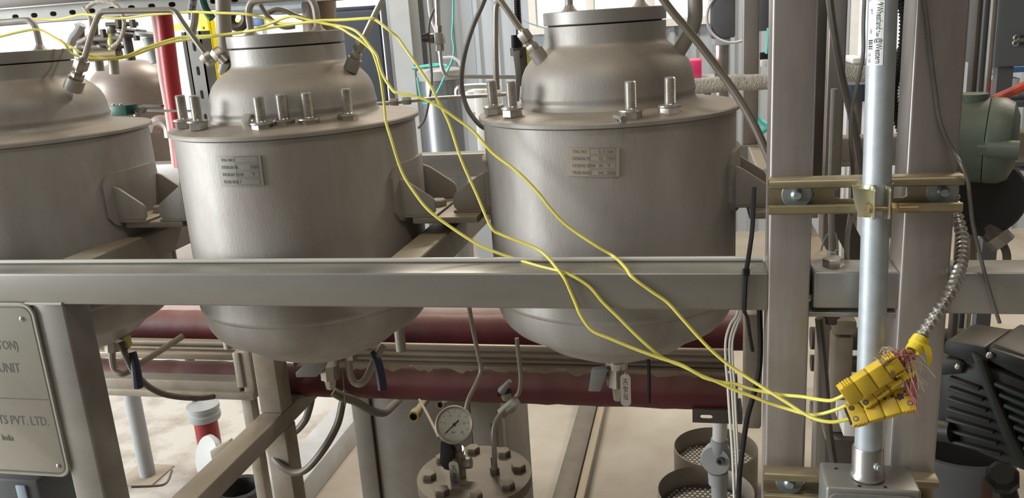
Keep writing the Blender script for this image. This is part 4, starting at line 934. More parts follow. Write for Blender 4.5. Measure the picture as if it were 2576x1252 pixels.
# post legs under the tray
a = at(622, 1000, y=.61); q = MB(); q.box(a.x-.011, a.x+.014, .60, .63, 0.09, a.z); q.build('tray_leg', 'cream_steel', TR, .002)
hp = at(1008, 868, y=.58); q = MB(); q.cyl((hp.x, .58, hp.z-.012), (hp.x, .58, hp.z+.06), .011); tag(q.build('hanger_stub', 'dusty_steel'), 'short vertical hanger stub on the thin rails behind the middle vessel', 'hanger')
hp = at(575, 862, y=.58); q = MB(); q.cyl((hp.x, .58, hp.z-.012), (hp.x, .58, hp.z+.06), .012); tag(q.build('hanger_stub', 'dusty_steel'), 'short vertical hanger stub left of the middle vessel bottom', 'hanger')
# slotted bracket under the right end of the lower pipe
p0_, p1_ = at(1742, 1062, y=.66), at(1868, 1036, y=.66)
T = thing('slotted_bracket', 'small slotted steel bracket under the right end of the red pipe', 'bracket', p0_)
q = MB(); slotted(q, (p0_.x, .66, p0_.z), (1,0,0), (0,0,1), p1_.x-p0_.x, p1_.z-p0_.z, (0, .003, 0), .05, .026, .009, .004); q.build('bracket_plate', 'dark_steel', T)
q = MB(); q.box(p0_.x, p1_.x, .66, .72, p1_.z, p1_.z+.003); q.build('bracket_top', 'dark_steel', T)
# thin tubes falling in front of the red pipe
hose('impulse_tube', 'dusty_steel', 'thin tube falling between the vessels to the pressure gauge', [(1180, 770, .40), (1190, 830, .40), (1205, 900, .40), (1210, 930, .40), (1200, 960, .39), (1180, 1000, .37), (1172, 1030, .36)], 0.0042, 'tube')
hose('impulse_tube', 'dusty_steel', 'thin tube falling from the right vessel to the small valve', [(1300, 850, .40), (1305, 900, .40), (1310, 950, .40), (1306, 985, .40), (1296, 1000, .40)], 0.0040, 'tube')

# ================================================================== gauge, valves and flanged vessel at the bottom
zf = at(1190, 1195, y=.34).z; fl_, fr_ = at(1058, 1230, y=.34).x, at(1334, 1215, y=.34).x
fc = Vector(((fl_+fr_)/2, .345, zf)); fR = (fr_-fl_)/2
FV = thing('flanged_vessel', 'small flanged vessel with bolted cover under the pressure gauge', 'vessel', (fc.x, fc.y, zf-.30))
q = MB(); q.lathe([(0, 0), (fR, 0), (fR, -.020), (fR*.80, -.022), (fR*.80, -.30), (0, -.30)], fc, n=40); q.build('cover_flange', 'brown_steel', FV, ang=30)
for k in range(8):
    a = 2*math.pi*(k+.35)/8; q = MB(); pp = fc+Vector((math.cos(a)*fR*.78, math.sin(a)*fR*.78, 0)); hexnut(q, pp, (0,0,1), .024, .012); q.build('flange_bolt', 'brown_steel', FV)
q = MB(); hexnut(q, at(1245, 1190, z=zf), (0,0,1), .016, .012); q.cyl(at(1245, 1190, z=zf), at(1245, 1190, z=zf)+Vector((0,0,.035)), .006); q.build('cover_port', 'brown_steel', FV)
hose('relief_tube', 'dusty_steel', 'dusty tube rising from the flange cover to the small valve', [(1245, 1178, .345), (1243, 1120, .345), (1242, 1085, .35), (1250, 1055, .36), (1270, 1030, .38)], 0.0048, 'tube')
SV = thing('needle_valve', 'small dark needle valve above the flanged vessel', 'valve', at(1278, 1025, y=.385))
cyl_px('valve_body', 'tube_steel', SV, (1262, 1040, .385), (1300, 1008, .385), .011, 8); cyl_px('valve_port', 'tube_steel', SV, (1282, 1018, .385), (1296, 1030, .385), .0105, 6)
cyl_px('valve_knob', 'dusty_steel', SV, (1275, 1000, .38), (1268, 975, .37), .009, 12); cyl_px('valve_cap', 'grey_handle', SV, (1262, 984, .368), (1283, 957, .362), .0085, 12, .004); cyl_px('valve_handle', 'black', SV, (1252, 990, .368), (1285, 982, .368), .005, 8)
GA = thing('pressure_gauge', 'round white-faced pressure gauge with black needle below the red pipe', 'gauge', at(1150, 1125, y=.33))
g = at(1143, 1068, y=.305); gn = (CAM-g).normalized(); gn = (gn+Vector((-.12, 0, .10))).normalized(); gR = .0325
q = MB(); q.lathe([(0, -.030), (gR*.94, -.030), (gR*.97, -.008), (gR*1.06, -.006), (gR*1.06, .004), (gR*1.0, .006), (gR*.90, .003), (gR*.90, 0), (0, 0)], g, gn, 40); q.build('gauge_case', 'dusty_steel', GA)
q = MB(); q.lathe([(0, .0012), (gR*.90, .0012), (gR*.90, .0002), (0, .0002)], g, gn, 40); DF = q.build('dial', 'dial', GA)
gu = (UX-gn*UX.dot(gn)).normalized(); gr = gu.cross(gn).normalized()
if gr.dot(RX) < 0: gr = -gr
def gp(a, r, h=.0014): a = math.radians(a); return g+(gr*math.cos(a)+gu*math.sin(a))*r+gn*h
q = MB(); q.prism([(-.022, -.0006), (.010, -.0014), (.012, .0014), (-.022, .0006)], gp(0, 0, .0022), (gr*math.cos(.78)+gu*math.sin(.78)), (gu*math.cos(.78)-gr*math.sin(.78)), gn*.0005); q.build('needle', 'ink', GA)
q = MB(); q.lathe([(0, .004), (.0028, .004), (.0028, .002), (0, .002)], g, gn, 12); q.build('needle_hub', 'ink', GA)
q = MB()
for k in range(11):
    a = 225-27*k; r0 = gR*.70; q.prism([(0, -.00035), (.0035, -.00035), (.0035, .00035), (0, .00035)], gp(a, r0), (gp(a, 1)-gp(a, 0)).normalized(), (gp(a+90, 1)-gp(a+90, 0)).normalized(), gn*.0002)
lettering(q, 'bar', .006, lambda x, y, z: g+gr*(x-.005)+gu*(y-.015)+gn*(.0014+max(z, 0)))
for k in range(6):
    a = 225-54*k; lettering(q, str(k*2), .0052, lambda x, y, z, a=a: gp(a, gR*.55)+gr*(x-.0015)+gu*(y-.002)+gn*(max(z, 0)))
q.build('dial_marks', 'ink_grey', DF, ang=20)
gb = at(1150, 1120, y=.325)
cyl_px('gauge_stem', 'tube_steel', GA, (1148, 1110, .318), (1150, 1130, .325), .0105, 6); cyl_px('gauge_adapter', 'bright_steel', GA, (1150, 1128, .325), (1151, 1142, .328), .0125, 16)
BV = thing('ball_valve', 'ball valve with dark lever between gauge and flange', 'valve', at(1155, 1225, y=.34))
cyl_px('valve_body', 'tube_steel', BV, (1151, 1140, .33), (1154, 1195, .336), .0145, 8); cyl_px('valve_base', 'tube_steel', BV, (1154, 1193, .336), (1156, 1232, .34), .010, 6); cyl_px('valve_end', 'tube_steel', BV, (1165, 1165, .33), (1185, 1163, .33), .011, 10)
poly_px('lever', 'black', BV, [(1108, 1112), (1128, 1108), (1142, 1135), (1136, 1185), (1118, 1180), (1106, 1165)], .305, .008)
valve_tag('stamped tag hanging from the ball valve under the gauge', 'HC-BV-10', [(1128, 1160), (1152, 1158), (1160, 1228), (1136, 1230)], .30, 0, 0)
# grey cabinet behind the gauge
GC = thing('steel_cabinet', 'dusty grey steel cabinet standing behind the pressure gauge', 'cabinet', (-0.62, 1.15, 0))
ca, cb2, cc = at(893, 1100, y=1.0).x, at(955, 1100, y=1.0).x, at(1262, 1100, y=1.0).x; ctop = at(1000, 990, y=1.0).z
q = MB(); q.box(ca, ca+.055, 1.0, 1.05, 0, ctop); q.build('corner_post', 'panel_grey', GC, .003)
q = MB(); q.box(ca+.058, cc-.085, 1.008, 1.04, 0, ctop); q.build('front_panel', 'panel_grey', GC, .002)
q = MB(); q.box(cc-.082, cc, 1.0, 1.05, 0, ctop); q.build('corner_post', 'panel_grey', GC, .003)
q = MB(); q.box(ca+.01, cc-.01, 1.045, 1.40, 0, ctop-.002); q.build('cabinet_body', 'panel_grey', GC, .002)
q = MB(); a = at(1240, 1100, y=.997); q.box(a.x-.004, a.x+.006, .994, .999, a.z-.06, a.z+.04); q.build('door_slot', 'dark_steel', GC)
# hose ends and brass stubs on the cabinet
for (a, b, r, mm, lab) in (((1062, 1018, .95), (1040, 1048, .86), .013, 'brass', 'cream and brass pipe stub sticking out of the cabinet top'), ((1125, 1008, .95), (1107, 1018, .90), .010, 'cream_steel', 'short cream pipe stub beside the gauge')):
    T = thing('pipe_stub', lab, 'pipe', at(*b[:2], y=b[2])); p, q_ = at(*a[:2], y=a[2]), at(*b[:2], y=b[2]); d = (q_-p).normalized(); L = (q_-p).length
    q = MB(); q.lathe([(r*.8, -.05), (r*.8, L*.55), (r, L*.55), (r, L*.7), (r*1.15, L*.72), (r*1.15, L), (r*.75, L), (r*.75, L*.3), (0, L*.3)], p, d, 18); q.build('stub_pipe', mm, T)
    q = MB(); q.lathe([(r*.76, L*.9), (0, L*.9)], p, d, 18); q.build('bore', 'black', T)
hose('drain_hose', 'rubber_hose', 'brown rubber hose looping down beside the lower cross rail', [(870, 985, .62), (862, 1010, .60), (849, 1066, .58), (817, 1125, .56), (774, 1177, .55), (739, 1188, .55), (699, 1165, .56), (676, 1125, .60), (668, 1090, .66)], 0.0085)
hose('drain_hose', 'rubber_hose', 'short brown hose bend behind the lower cross rail', [(784, 1000, .80), (777, 1030, .80), (766, 1059, .80), (739, 1088, .80), (703, 1106, .80), (680, 1108, .80)], 0.0095)
hose('drain_hose', 'rubber_hose', 'brown hose sagging from the middle vessel valve to the cabinet', [(838, 985, .45), (860, 997, .46), (892, 1008, .52), (931, 1031, .62), (966, 1038, .72), (990, 1018, .80), (1004, 1005, .86)], 0.0095)
hose('thin_line', 'dusty_steel', 'thin dusty line from the red pipe to the gauge case', [(1055, 1005, .5), (1072, 1035, .45), (1095, 1080, .38), (1104, 1100, .33)], 0.0028, 'tube')

# ================================================================== floor pieces
dr0, dr1 = at(1392, 1240, z=.06), at(1470, 1240, z=.06)
q = MB(); q.box(dr0.x, dr1.x-.03, 1.25, 2.9, 0, .06); T = thing('floor_rail', 'dark steel rail lying on the floor under the right vessel', 'rail', (dr0.x, 2, 0)); q.build('rail_web', 'dark_steel', T, .003)
q = MB(); q.box(dr1.x-.028, dr1.x, 1.25, 2.9, 0, .05); q.build('rail_edge', 'dusty_steel', T, .003)
# perforated sieve baskets
def basket(label, u, v, z, R, h):
    c = at(u, v, z=z+h); T = thing('sieve_basket', label, 'basket', (c.x, c.y, z), 'steel sieve baskets on the floor')
    q = MB(); q.lathe([(R*.985, h), (R, h-.002), (R, 0), (R*.985, 0), (R*.975, .01), (R*.975, h-.002), (R*.985, h)], (c.x, c.y, z), n=48); q.build('basket_wall', 'dusty_steel', T)
    q = MB(); q.lathe([(R*.975, h*.62), (0, h*.62), (0, h*.62-.003), (R*.975, h*.62-.003)], (c.x, c.y, z), n=48); q.build('basket_floor', 'dark_steel', T)
    st = .010*R/.09; q = MB(); n = int(R*.93/st)
    for i in range(-n, n+1):
        for j in range(-n, n+1):
            x, y_ = (i+.5*(j % 2))*st, j*st*.87
            if math.hypot(x, y_) < R*.93: q.lathe([(0, h*.62+.0008), (st*.30, h*.62+.0008), (st*.30, h*.62-.0002)], (c.x+x, c.y+y_, z), n=5)
    o = q.build('painted_perforations', 'white', T); o['kind'] = 'stuff'  # no real holes: bright floor showing through is painted as white discs
    return T
basket('upper steel sieve basket with perforated bottom on the floor', 1800, 1122, 0.0, .135, .16)
basket('lower steel sieve basket with perforated bottom cut by the photo edge', 1775, 1232, 0.18, .125, .15)
PS = thing('basket_stand', 'low dark steel stand under the nearer sieve basket', 'stand', at(1775, 1250, z=.09)); c = at(1775, 1232, z=.33)
q = MB(); q.box(c.x-.10, c.x+.10, c.y-.10, c.y+.10, .168, .18); q.build('stand_top', 'dark_steel', PS, .002)
for sx in (-1, 1):
    for sy in (-1, 1): q = MB(); q.box(c.x+sx*.09-.01, c.x+sx*.09+.01, c.y+sy*.09-.01, c.y+sy*.09+.01, 0, .168); q.build('leg', 'dark_steel', PS)
# grey conduit body hanging from the bracket
CBY = thing('conduit_fitting', 'pale grey conduit fitting hanging below the slotted bracket', 'conduit', at(1800, 1290, y=.70))
cyl_px('upper_pipe', 'white', CBY, (1812, 1040, .70), (1810, 1110, .70), .0155, 18); cyl_px('hub', 'grey_paint', CBY, (1810, 1105, .70), (1808, 1135, .70), .019, 18)
q = MB(); c = at(1804, 1152, y=.70); q.lathe([(0, -.03), (.030, -.028), (.034, -.015), (.034, .012), (.031, .018), (0, .020)], c, (-.25, -1, .15), 28); BD = q.build('body', 'grey_paint', CBY)
q = MB(); q.lathe([(0, 0), (.009, 0), (.009, .006), (.005, .006), (.005, .002), (0, .002)], at(1813, 1158, y=.68), (-.25, -1, .15), 16); q.build('body_port', 'dark_grey', BD)
cyl_px('lower_hub', 'grey_paint', CBY, (1806, 1185, .70), (1808, 1215, .70), .022, 18); cyl_px('lower_pipe', 'grey_paint', CBY, (1808, 1212, .70), (1812, 1300, .70), .017, 18)
q = MB(); a, b = at(1872, 900, y=.50), at(1918, 900, y=.50); q.box(a.x, b.x, .50, .55, at(1890, 1080, y=.5).z, at(1890, 790, y=.5).z); tag(q.build('grey_upright', 'cream_steel', None, .006), 'pale grey upright box section behind the black cable', 'upright')
# tube leg with foot plate at the left
tl0, tl1 = at(372, 1195, z=.092), at(347, 995, y=.95)
TLg = thing('tube_leg', 'grey tube leg with square foot plate standing on the white deck', 'leg', (tl0.x, tl0.y, .09))
q = MB(); q.cyl((tl0.x, tl0.y, .096), (tl0.x, tl0.y, 1.0), .027, n=24); q.build('tube', 'grey_paint', TLg)
q = MB(); q.box(tl0.x-.08, tl0.x+.06, tl0.y-.07, tl0.y+.07, .09, .096); q.build('foot_plate', 'cream_steel', TLg, .001)
hose('floor_hook', 'dark_steel', 'bent dark rod lying on the deck at the tube leg foot', [(330, 1224, .98), (385, 1222, 1.02), (412, 1218, 1.05), (424, 1206, 1.1), (432, 1183, 1.16)], .004, 'rod')
# red filter housing standing on the deck
rz = .0902; rc = at(535, 1160, z=.14)
RF = thing('filter_housing', 'red filter bowl with grey flanged head standing on the white deck', 'filter', (rc.x, rc.y, .09))
hz_ = at(528, 1018, y=rc.y).z; R = sz(528, 1060, rc.y, 36)
q = MB(); q.lathe([(R*.8, .0), (R*.8, hz_-.09-.03)], (rc.x, rc.y, .09), n=24); q.lathe([(0, 0), (R*.8, 0)], (rc.x, rc.y, .09), n=24); q.build('bowl', 'hydrant_red', RF)
q = MB(); q.lathe([(R*.8, -.055), (R*1.04, -.052), (R*1.1, -.046), (R*1.1, -.030), (R*1.02, -.027), (R*1.02, -.018), (R*1.1, -.015), (R*1.1, .0), (0, .002)], (rc.x, rc.y, hz_), n=32); q.build('flanged_head', 'grey_paint', RF, ang=30)
q = MB(); a = at(498, 1060, y=rc.y+.02); q.cyl((a.x, rc.y+.03, .09), (a.x, rc.y+.03, hz_-.06), R*.42, n=16); q.build('side_tube', 'bright_steel', RF)
wc = at(530, 1145, z=.13); WD = thing('round_cover', 'round white plastic cover leaning in front of the red filter', 'cover', (wc.x, wc.y-.1, .09))
q = MB(); q.lathe([(0, -.012), (R*1.35, -.012), (R*1.5, 0), (R*1.42, .012), (R*.9, .020), (0, .022)], at(527, 1150, y=rc.y-.15), (-.5, -.8, .35), 32); q.build('disc', 'disc_grey', WD)
poly_px('hinge', 'cream_steel', WD, [(528, 1135), (575, 1108), (582, 1118), (560, 1138), (534, 1160)], rc.y-.19, .02)
q = MB(); c = at(600, 1225, z=.15); q.lathe([(.085, 0), (.09, .004), (.09, .05), (.08, .06), (.06, .06), (.055, .05), (.055, 0)], (c.x, c.y, .0905), n=32); tag(q.build('rubber_ring', 'black'), 'black rubber wheel ring lying on the white deck behind the lower rail', 'ring')

# ================================================================== right background
MO = thing('electric_motor', 'black finned electric motor with terminal box at the right edge', 'motor', at(2420, 1150, y=.2))
ph = math.radians(38); e1 = Vector((math.cos(ph), -math.sin(ph), 0)); e2 = Vector((math.sin(ph), math.cos(ph), 0)); mp0 = at(2350, 960, y=.22)
def mo(u, v, off=0.0):
    d = at(u, v, y=1.0)-CAM; P = mp0-e2*off; t = (P-CAM).dot(e2)/d.dot(e2); return CAM+d*t
def mo_poly(name, m, parent, pts, off, th, bev=.002):
    P = [mo(u, v, off) for u, v in pts]; n = len(P); t = e2*th; Q = P+[p+t for p in P]; q = MB()
    q.add(Q, [tuple(range(n-1,-1,-1)), tuple(range(n, 2*n))]+[(i, (i+1)%n, n+(i+1)%n, n+i) for i in range(n)]); return q.build(name, m, parent, bev)
mo_poly('motor_body', 'motor', MO, [(2352, 925), (2370, 890), (2470, 915), (2640, 985), (2650, 1215), (2560, 1180), (2480, 1148), (2372, 1100), (2352, 1075)], 0, .12, .006)
mo_poly('terminal_box', 'motor', MO, [(2368, 888), (2375, 862), (2385, 855), (2478, 872), (2487, 905), (2470, 925)], .006, .09, .004)
mo_poly('terminal_cover', 'motor', MO, [(2477, 905), (2486, 873), (2498, 862), (2600, 900), (2640, 915), (2640, 985)], .002, .10, .004)
mo_poly('cover_lip', 'motor', MO, [(2484, 900), (2492, 876), (2640, 925), (2640, 950)], .010, .012, .002)
for k in range(7):
    v = 948+k*26; mo_poly('fin', 'motor', MO, [(2386-k*2, v), (2462+k*9, v+28+k*1.5), (2462+k*9, v+36+k*1.5), (2386-k*2, v+7)], .010, .011, .0012)
for k in range(7):
    v = 962+k*27; u = 2500+k*12; mo_poly('fin', 'motor_green', MO, [(u, v), (2640, v+(2640-u)*.40), (2640, v+(2640-u)*.40+11), (u, v+9)], .010, .011, .0012)
mo_poly('clamp_band', 'motor', MO, [(2440, 885), (2470, 905), (2500, 985), (2550, 1100), (2590, 1180), (2565, 1180), (2520, 1095), (2475, 985)], .014, .016, .003)
for u, v in ((2411, 921), (2490, 893)):
    q = MB(); q.lathe([(0, 0), (.0048, 0), (.0046, .003), (.003, .005), (0, .0055)], mo(u, v, .012), -e2, 14); q.build('screw', 'bright_steel', MO)
q = MB(); q.cyl(mo(2350, 1080, .004), mo(2395, 1085, .004), .016, n=18); q.build('shaft_boss', 'motor', MO)
mo_poly('side_box', 'motor', MO, [(2345, 920), (2352, 897), (2408, 905), (2425, 918), (2418, 940), (2350, 945)], .008, .05, .003)
# drum under the motor with black clamp
dc = at(2438, 1165, z=.78); DR = thing('grey_drum', 'grey steel drum with a rust-brown stripe below the motor', 'drum', (dc.x, dc.y+.02, .50))
q = MB(); q.lathe([(.088, .30), (.092, .297), (.092, .288), (.090, .285), (.090, 0), (0, 0), (0, .004), (.087, .004), (.087, .297)], (dc.x, dc.y+.06, .49), n=48); q.build('drum_wall', 'dark_grey', DR)
q = MB(); q.patch(lambda p, r_, t: Vector((dc.x+(.0902+t)*math.cos(-1.42+.20*p), dc.y+.06+(.0902+t)*math.sin(-1.42+.20*p), .50+.27*r_)), 4, 1, .0006); q.build('rust_stripe', 'rust', DR)
q = MB(); q.box(dc.x-.02, dc.x+.02, dc.y+.04, dc.y+.08, 0, .49); q.build('drum_leg', 'dark_steel', DR)
KN = thing('clamp_knob', 'black plastic clamp knob hanging under the motor', 'knob', at(2530, 1245, y=.05))
q = MB(); q.lathe([(0, .012), (.014, .012), (.020, .006), (.020, -.010), (.015, -.014), (0, -.014)], at(2522, 1200, y=.06), (-.3, -.6, .7), 8); q.build('knob_head', 'black', KN); cyl_px('knob_stem', 'black', KN, (2528, 1205, .07), (2545, 1270, .07), .011, 12)
# green instrument housing behind the right post
GH = thing('instrument_housing', 'pale green cast instrument housing behind the right post', 'housing', at(2470, 470, y=.36))
c0, ax = at(2462, 352, y=.36), Vector((.93, -.34, -.03)).normalized(); R = sz(2470, 352, .36, 106)
q = MB(); q.lathe([(0, -.052), (R*.80, -.052), (R*.93, -.045), (R*.97, -.030), (R, -.028), (R, .010), (0, .010)], c0, ax, 48); q.build('body', 'housing_green', GH, ang=30)
q = MB(); q.lathe([(0, .011), (R*.99, .011), (R*1.01, .014), (R*1.0, .030), (R*.90, .042), (R*.6, .050), (0, .052)], c0, ax, 48); q.build('cover', 'housing_green', GH, ang=30)
q = MB(); p = at(2502, 375, y=.30); q.cyl(p-ax*.010, p+ax*.030, .0135, n=20); q.cyl(p-ax*.022, p-ax*.010, .0115, n=6); q.build('cover_lug', 'housing_green', GH)
cyl_px('top_boss', 'housing_green', GH, (2445, 260, .36), (2446, 235, .36), .022, 20)
BD_ = thing('cable_junction_cup', 'black round junction cup with cable gland below the green housing', 'junction', at(2468, 600, y=.40))
q = MB(); q.lathe([(0, -.03), (.058, -.03), (.062, -.025), (.062, .025), (.058, .03), (0, .03)], at(2466, 490, y=.42), (-.15, -1, .1), 40); q.build('cup', 'black_matt', BD_)
cyl_px('gland', 'dark_steel', BD_, (2482, 568, .40), (2512, 600, .39), .017, 14); cyl_px('gland_nut', 'tube_steel', BD_, (2505, 592, .39), (2526, 614, .385), .019, 8)
q = MB(); q.tube(path([(2520, 610, .385), (2530, 630, .385), (2533, 650, .385), (2532, 690, .385)]), .0062, 10, 4); q.build('gland_cable', 'rubber_hose', BD_)
hose('stand_pipe', 'dusty_steel', 'short vertical pipe below the black junction cup', [(2444, 560, .45), (2440, 620, .45), (2437, 690, .45)], .011, 'pipe')
# thin uprights and panels in the right gap
for u0, u1, y, m_, lab in ((2451, 2466, .62, 'dark_steel', 'dark slim upright behind the green housing'), (2469, 2484, .80, 'dark_grey', 'dull slim upright second from the right post'), (2488, 2502, .9, 'tube_steel', 'silver slim upright beside the black cabinet')):
    a, b = at(u0, 120, y=y), at(u1, 120, y=y); q = MB(); q.box(a.x, b.x, y, y+.03, 0, 2.5); tag(q.build('slim_upright', m_, None, .003), lab, 'upright', 'slim uprights at the right')
KB = thing('black_cabinet', 'black equipment cabinet at the upper right edge', 'cabinet', (at(2580, 100, y=1.6).x, 1.7, 0))
a = at(2503, 100, y=1.6).x; z0, z1 = at(2550, 168, y=1.6).z, 2.6
q = MB(); q.box(a, a+.8, 1.6, 2.1, z0, z1); q.build('cabinet_body', 'dark_grey', KB, .01)
for (u, v) in ((2555, 95), (2553, 108)): q = MB(); q.lathe([(.006, 0), (.009, .002), (.009, .006), (.006, .008), (.005, .004)], at(u, v, y=1.595), (0,-1,0), 16); q.build('latch_ring', 'bright_steel', KB)
q = MB(); p = at(2556, 101, y=1.597); q.box(p.x, p.x+.06, 1.590, 1.6, p.z-.005, p.z+.005); q.build('latch_bar', 'bright_steel', KB)
q = MB(); q.box(a+.02, a+.06, 1.62, 1.66, 0, z0); q.build('leg', 'dark_grey', KB); q = MB(); q.box(a+.72, a+.76, 2.0, 2.04, 0, z0); q.build('leg', 'dark_grey', KB)
SHF = thing('storage_shelf', 'dark steel storage shelf at the right edge', 'shelf', (at(2600, 400, y=2.4).x, 2.6, 0))
xa = at(2515, 400, y=2.4).x
for v in (168, 256, 405, 505):
    zz = at(2560, v, y=2.4).z; q = MB(); q.box(xa, xa+1.2, 2.4, 2.8, zz-.02, zz); q.build('shelf_board', 'dark_grey' if v != 168 else 'blue_paint', SHF, .002)
for dx in (0.0, 1.15): q = MB(); q.box(xa+dx, xa+dx+.04, 2.76, 2.8, 0, 1.6); q.build('shelf_post', 'dark_grey', SHF)
def bin_(u0, v0, u1, v1, m_, lab, y=2.45, name='storage_bin'):
    a, b = at(u0, v1, y=y), at(u1, v0, y=y); q = MB(); w = b.x-a.x; h = b.z-a.z
    q.prism([(0, 0), (w, 0), (w*1.03, h*.9), (w*1.05, h), (-w*.05, h), (-w*.03, h*.9)], (a.x, y, a.z), (1,0,0), (0,0,1), (0, .25, 0)); return tag(q.build(name, m_, None, .004), lab, 'bin')
bin_(2514, 208, 2528, 240, 'red_paint', 'red end of the carton on the upper right shelf'); bin_(2530, 196, 2566, 244, 'white', 'white carton on the upper right shelf')
bin_(2530, 266, 2562, 322, 'red_paint', 'red plastic bin on the middle right shelf'); bin_(2545, 345, 2600, 402, 'blue_paint', 'blue plastic bin above the dark right shelf')
bin_(2538, 428, 2600, 495, 'pale_wall', 'pale tub on the lowest right shelf')
hose('red_hose', 'orange_red', 'orange-red hose crossing the shelf at the right edge', [(2505, 248, .9), (2530, 238, .85), (2580, 215, .8), (2620, 195, .78)], .0095)
# wrapped hose running behind the posts
hose('lagged_hose', 'fabric_hose', 'white woven lagged hose running level behind the right posts', [(1700, 215, .80), (1760, 216, .80), (1800, 213, .80), (1850, 207, .80), (1900, 207, .80), (1960, 200, .80), (2040, 178, .80), (2080, 176, .80), (2140, 184, .80), (2200, 186, .80), (2280, 188, .80), (2330, 190, .80)], lambda t: .0165, n=14)
# cylindrical meter cabinet and pipe left of the post
MC = thing('meter_cabinet', 'dark grey meter cabinet with round pale rim on the far wall', 'cabinet', at(1820, 190, y=3.2))
block_px('cabinet_body', 'dark_grey', MC, 1788, -60, 1850, 96, 3.2, 3.4, .01); q = MB(); q.lathe([(.115, 0), (.122, .006), (.128, 0)], at(1845, 40, y=3.195), (0,-1,0), 40); q.build('round_rim', 'grey_paint', MC)
block_px('cabinet_foot', 'grey_paint', MC, 1796, 96, 1838, 114, 3.22, 3.36, .006)
p = at(1815, 112, y=3.28); q = MB(); q.cyl((p.x, 3.28, 0), (p.x, 3.28, p.z), .042, n=20); q.build('stand_pipe', 'bright_steel', MC)
block_px('red_carton', 'magenta_box', None, 1735, 152, 1765, 196, 3.0, 3.2, .004); o = bpy.context.scene.objects['red_carton']; tag(o, 'small crimson carton behind the right vessel dome', 'carton')
TB = thing('work_table', 'far work table behind the right vessel', 'table', (at(1780, 200, y=3.1).x, 3.1, 0)); zz = at(1750, 197, y=3.0).z; xa, xb = at(1690, 197, y=3.0).x, at(1800, 197, y=3.0).x
q = MB(); q.box(xa, xb, 2.95, 3.24, zz-.03, zz-.001); q.build('table_top', 'grey_paint', TB, .003)
for x in (xa+.02, xb-.05): q = MB(); q.box(x, x+.03, 3.0, 3.03, 0, zz-.03); q.build('leg', 'dark_grey', TB)
block_px('hanging_panel', 'dark_grey', None, 1905, -40, 1936, 78, 2.6, 2.7, .006); tag(bpy.context.scene.objects['hanging_panel'], 'dark hanging panel just left of the front post', 'panel')
hose('teal_hose', 'teal_tube', 'bright teal hose loop low between the posts at the left post', [(1898, 285, 2.4), (1912, 305, 2.4), (1935, 318, 2.4), (1925, 325, 2.4), (1912, 335, 2.4), (1905, 350, 2.4), (1925, 500, 2.4), (1960, 720, 2.4), (1960, 880, 2.4), (1960, 965, 2.4)], .011)
CH = thing('cable_clip', 'white wall clip with teal cable behind the post', 'clip', at(1925, 170, y=2.6)); block_px('clip_body', 'white', CH, 1914, 150, 1930, 168, 2.6, 2.63, .003); block_px('clip_base', 'black', CH, 1912, 132, 1932, 150, 2.61, 2.64, .003)
q = MB(); q.tube(path([(1933, 70, 2.6), (1931, 110, 2.6), (1929, 135, 2.6)]), .007, 8, 3); q.build('clip_cable', 'teal_tube', CH)
# things seen between the two posts
PT = thing('navy_pot', 'dark navy pot below the lagged hose between the posts', 'pot', at(2150, 258, y=1.3)); cyl_px('pot_body', 'cabinet_blue', PT, (2150, 250, 1.3), (2150, 208, 1.3), .058, 28); p = at(2151, 252, y=1.3); q = MB(); q.cyl((p.x, 1.3, 0), (p.x, 1.3, p.z), .018, n=16); q.build('pot_stem', 'tube_steel', PT)
hose('ribbed_hose', 'black', 'black ribbed hose hanging right of the conduit', [(2258, -20, .55), (2272, 20, .55), (2276, 60, .55), (2270, 140, .55), (2252, 200, .55), (2246, 240, .55), (2256, 290, .55), (2270, 330, .55)], .0085, rib=(.006, .0022))
TY = thing('desk_tray', 'white paper tray on a shelf behind the conduit', 'tray', at(2160, 162, y=2.0)); block_px('tray_body', 'white', TY, 2145, 146, 2176, 160, 2.0, 2.2, .003); block_px('tray_shelf', 'dark_grey', TY, 2128, 160, 2290, 165, 1.95, 2.25, .002)
q = MB(); p = at(2280, 165, y=2.2); q.box(p.x, p.x+.03, 2.2, 2.23, 0, p.z); q.build('leg', 'dark_grey', TY)
poly_px('dark_screen', 'black_matt', None, [(2248, 168), (2250, 140), (2276, 96), (2276, 150)], 1.9, .02); tag(bpy.context.scene.objects['dark_screen'], 'tilted dark screen beside the right post', 'screen')
q = MB(); q.box(at(2128, 300, y=3.4).x, at(2300, 300, y=3.4).x, 3.4, 3.5, 0, at(2210, 208, y=3.4).z); q.build('pale_bench', 'pale_wall', None, .004); tag(bpy.context.scene.objects['pale_bench'], 'pale bench panel with teal edge seen between the posts', 'bench')
block_px('bench_edge', 'teal_tube', bpy.context.scene.objects['pale_bench'], 2128, 206, 2300, 216, 3.38, 3.4, .001)
# diagonal brace and stacked uprights between the posts below
q = MB(); q.bar(at(2098, 525, y=.55), at(2172, 665, y=.55), .035, .006, (0, -1, 0)); o = q.build('diagonal_brace', 'dark_steel', FR, .001)
q = MB(); q.bar(at(2240, 545, y=.55), at(2290, 655, y=.55), .03, .006, (0, -1, 0)); o = q.build('diagonal_brace', 'dusty_steel', FR, .001)
PC = thing('plastic_column', 'pale plastic column standing between the two posts below the rail', 'column', at(2130, 1140, y=.42))
a, b = at(2096, 900, y=.42), at(2146, 900, y=.42); q = MB(); q.box(a.x, b.x, .42, .47, at(2120, 1090, y=.42).z, at(2120, 848, y=.42).z); q.build('column_shaft', 'cream_steel', PC, .006)
q = MB(); q.box(a.x-.002, b.x+.004, .415, .475, at(2120, 846, y=.415).z, at(2120, 805, y=.415).z); q.build('column_head', 'cream_steel', PC, .008)
q = MB(); q.box(a.x-.012, b.x+.012, .40, .49, 0, at(2120, 1092, y=.42).z); q.build('column_base', 'dark_steel', PC, .004)
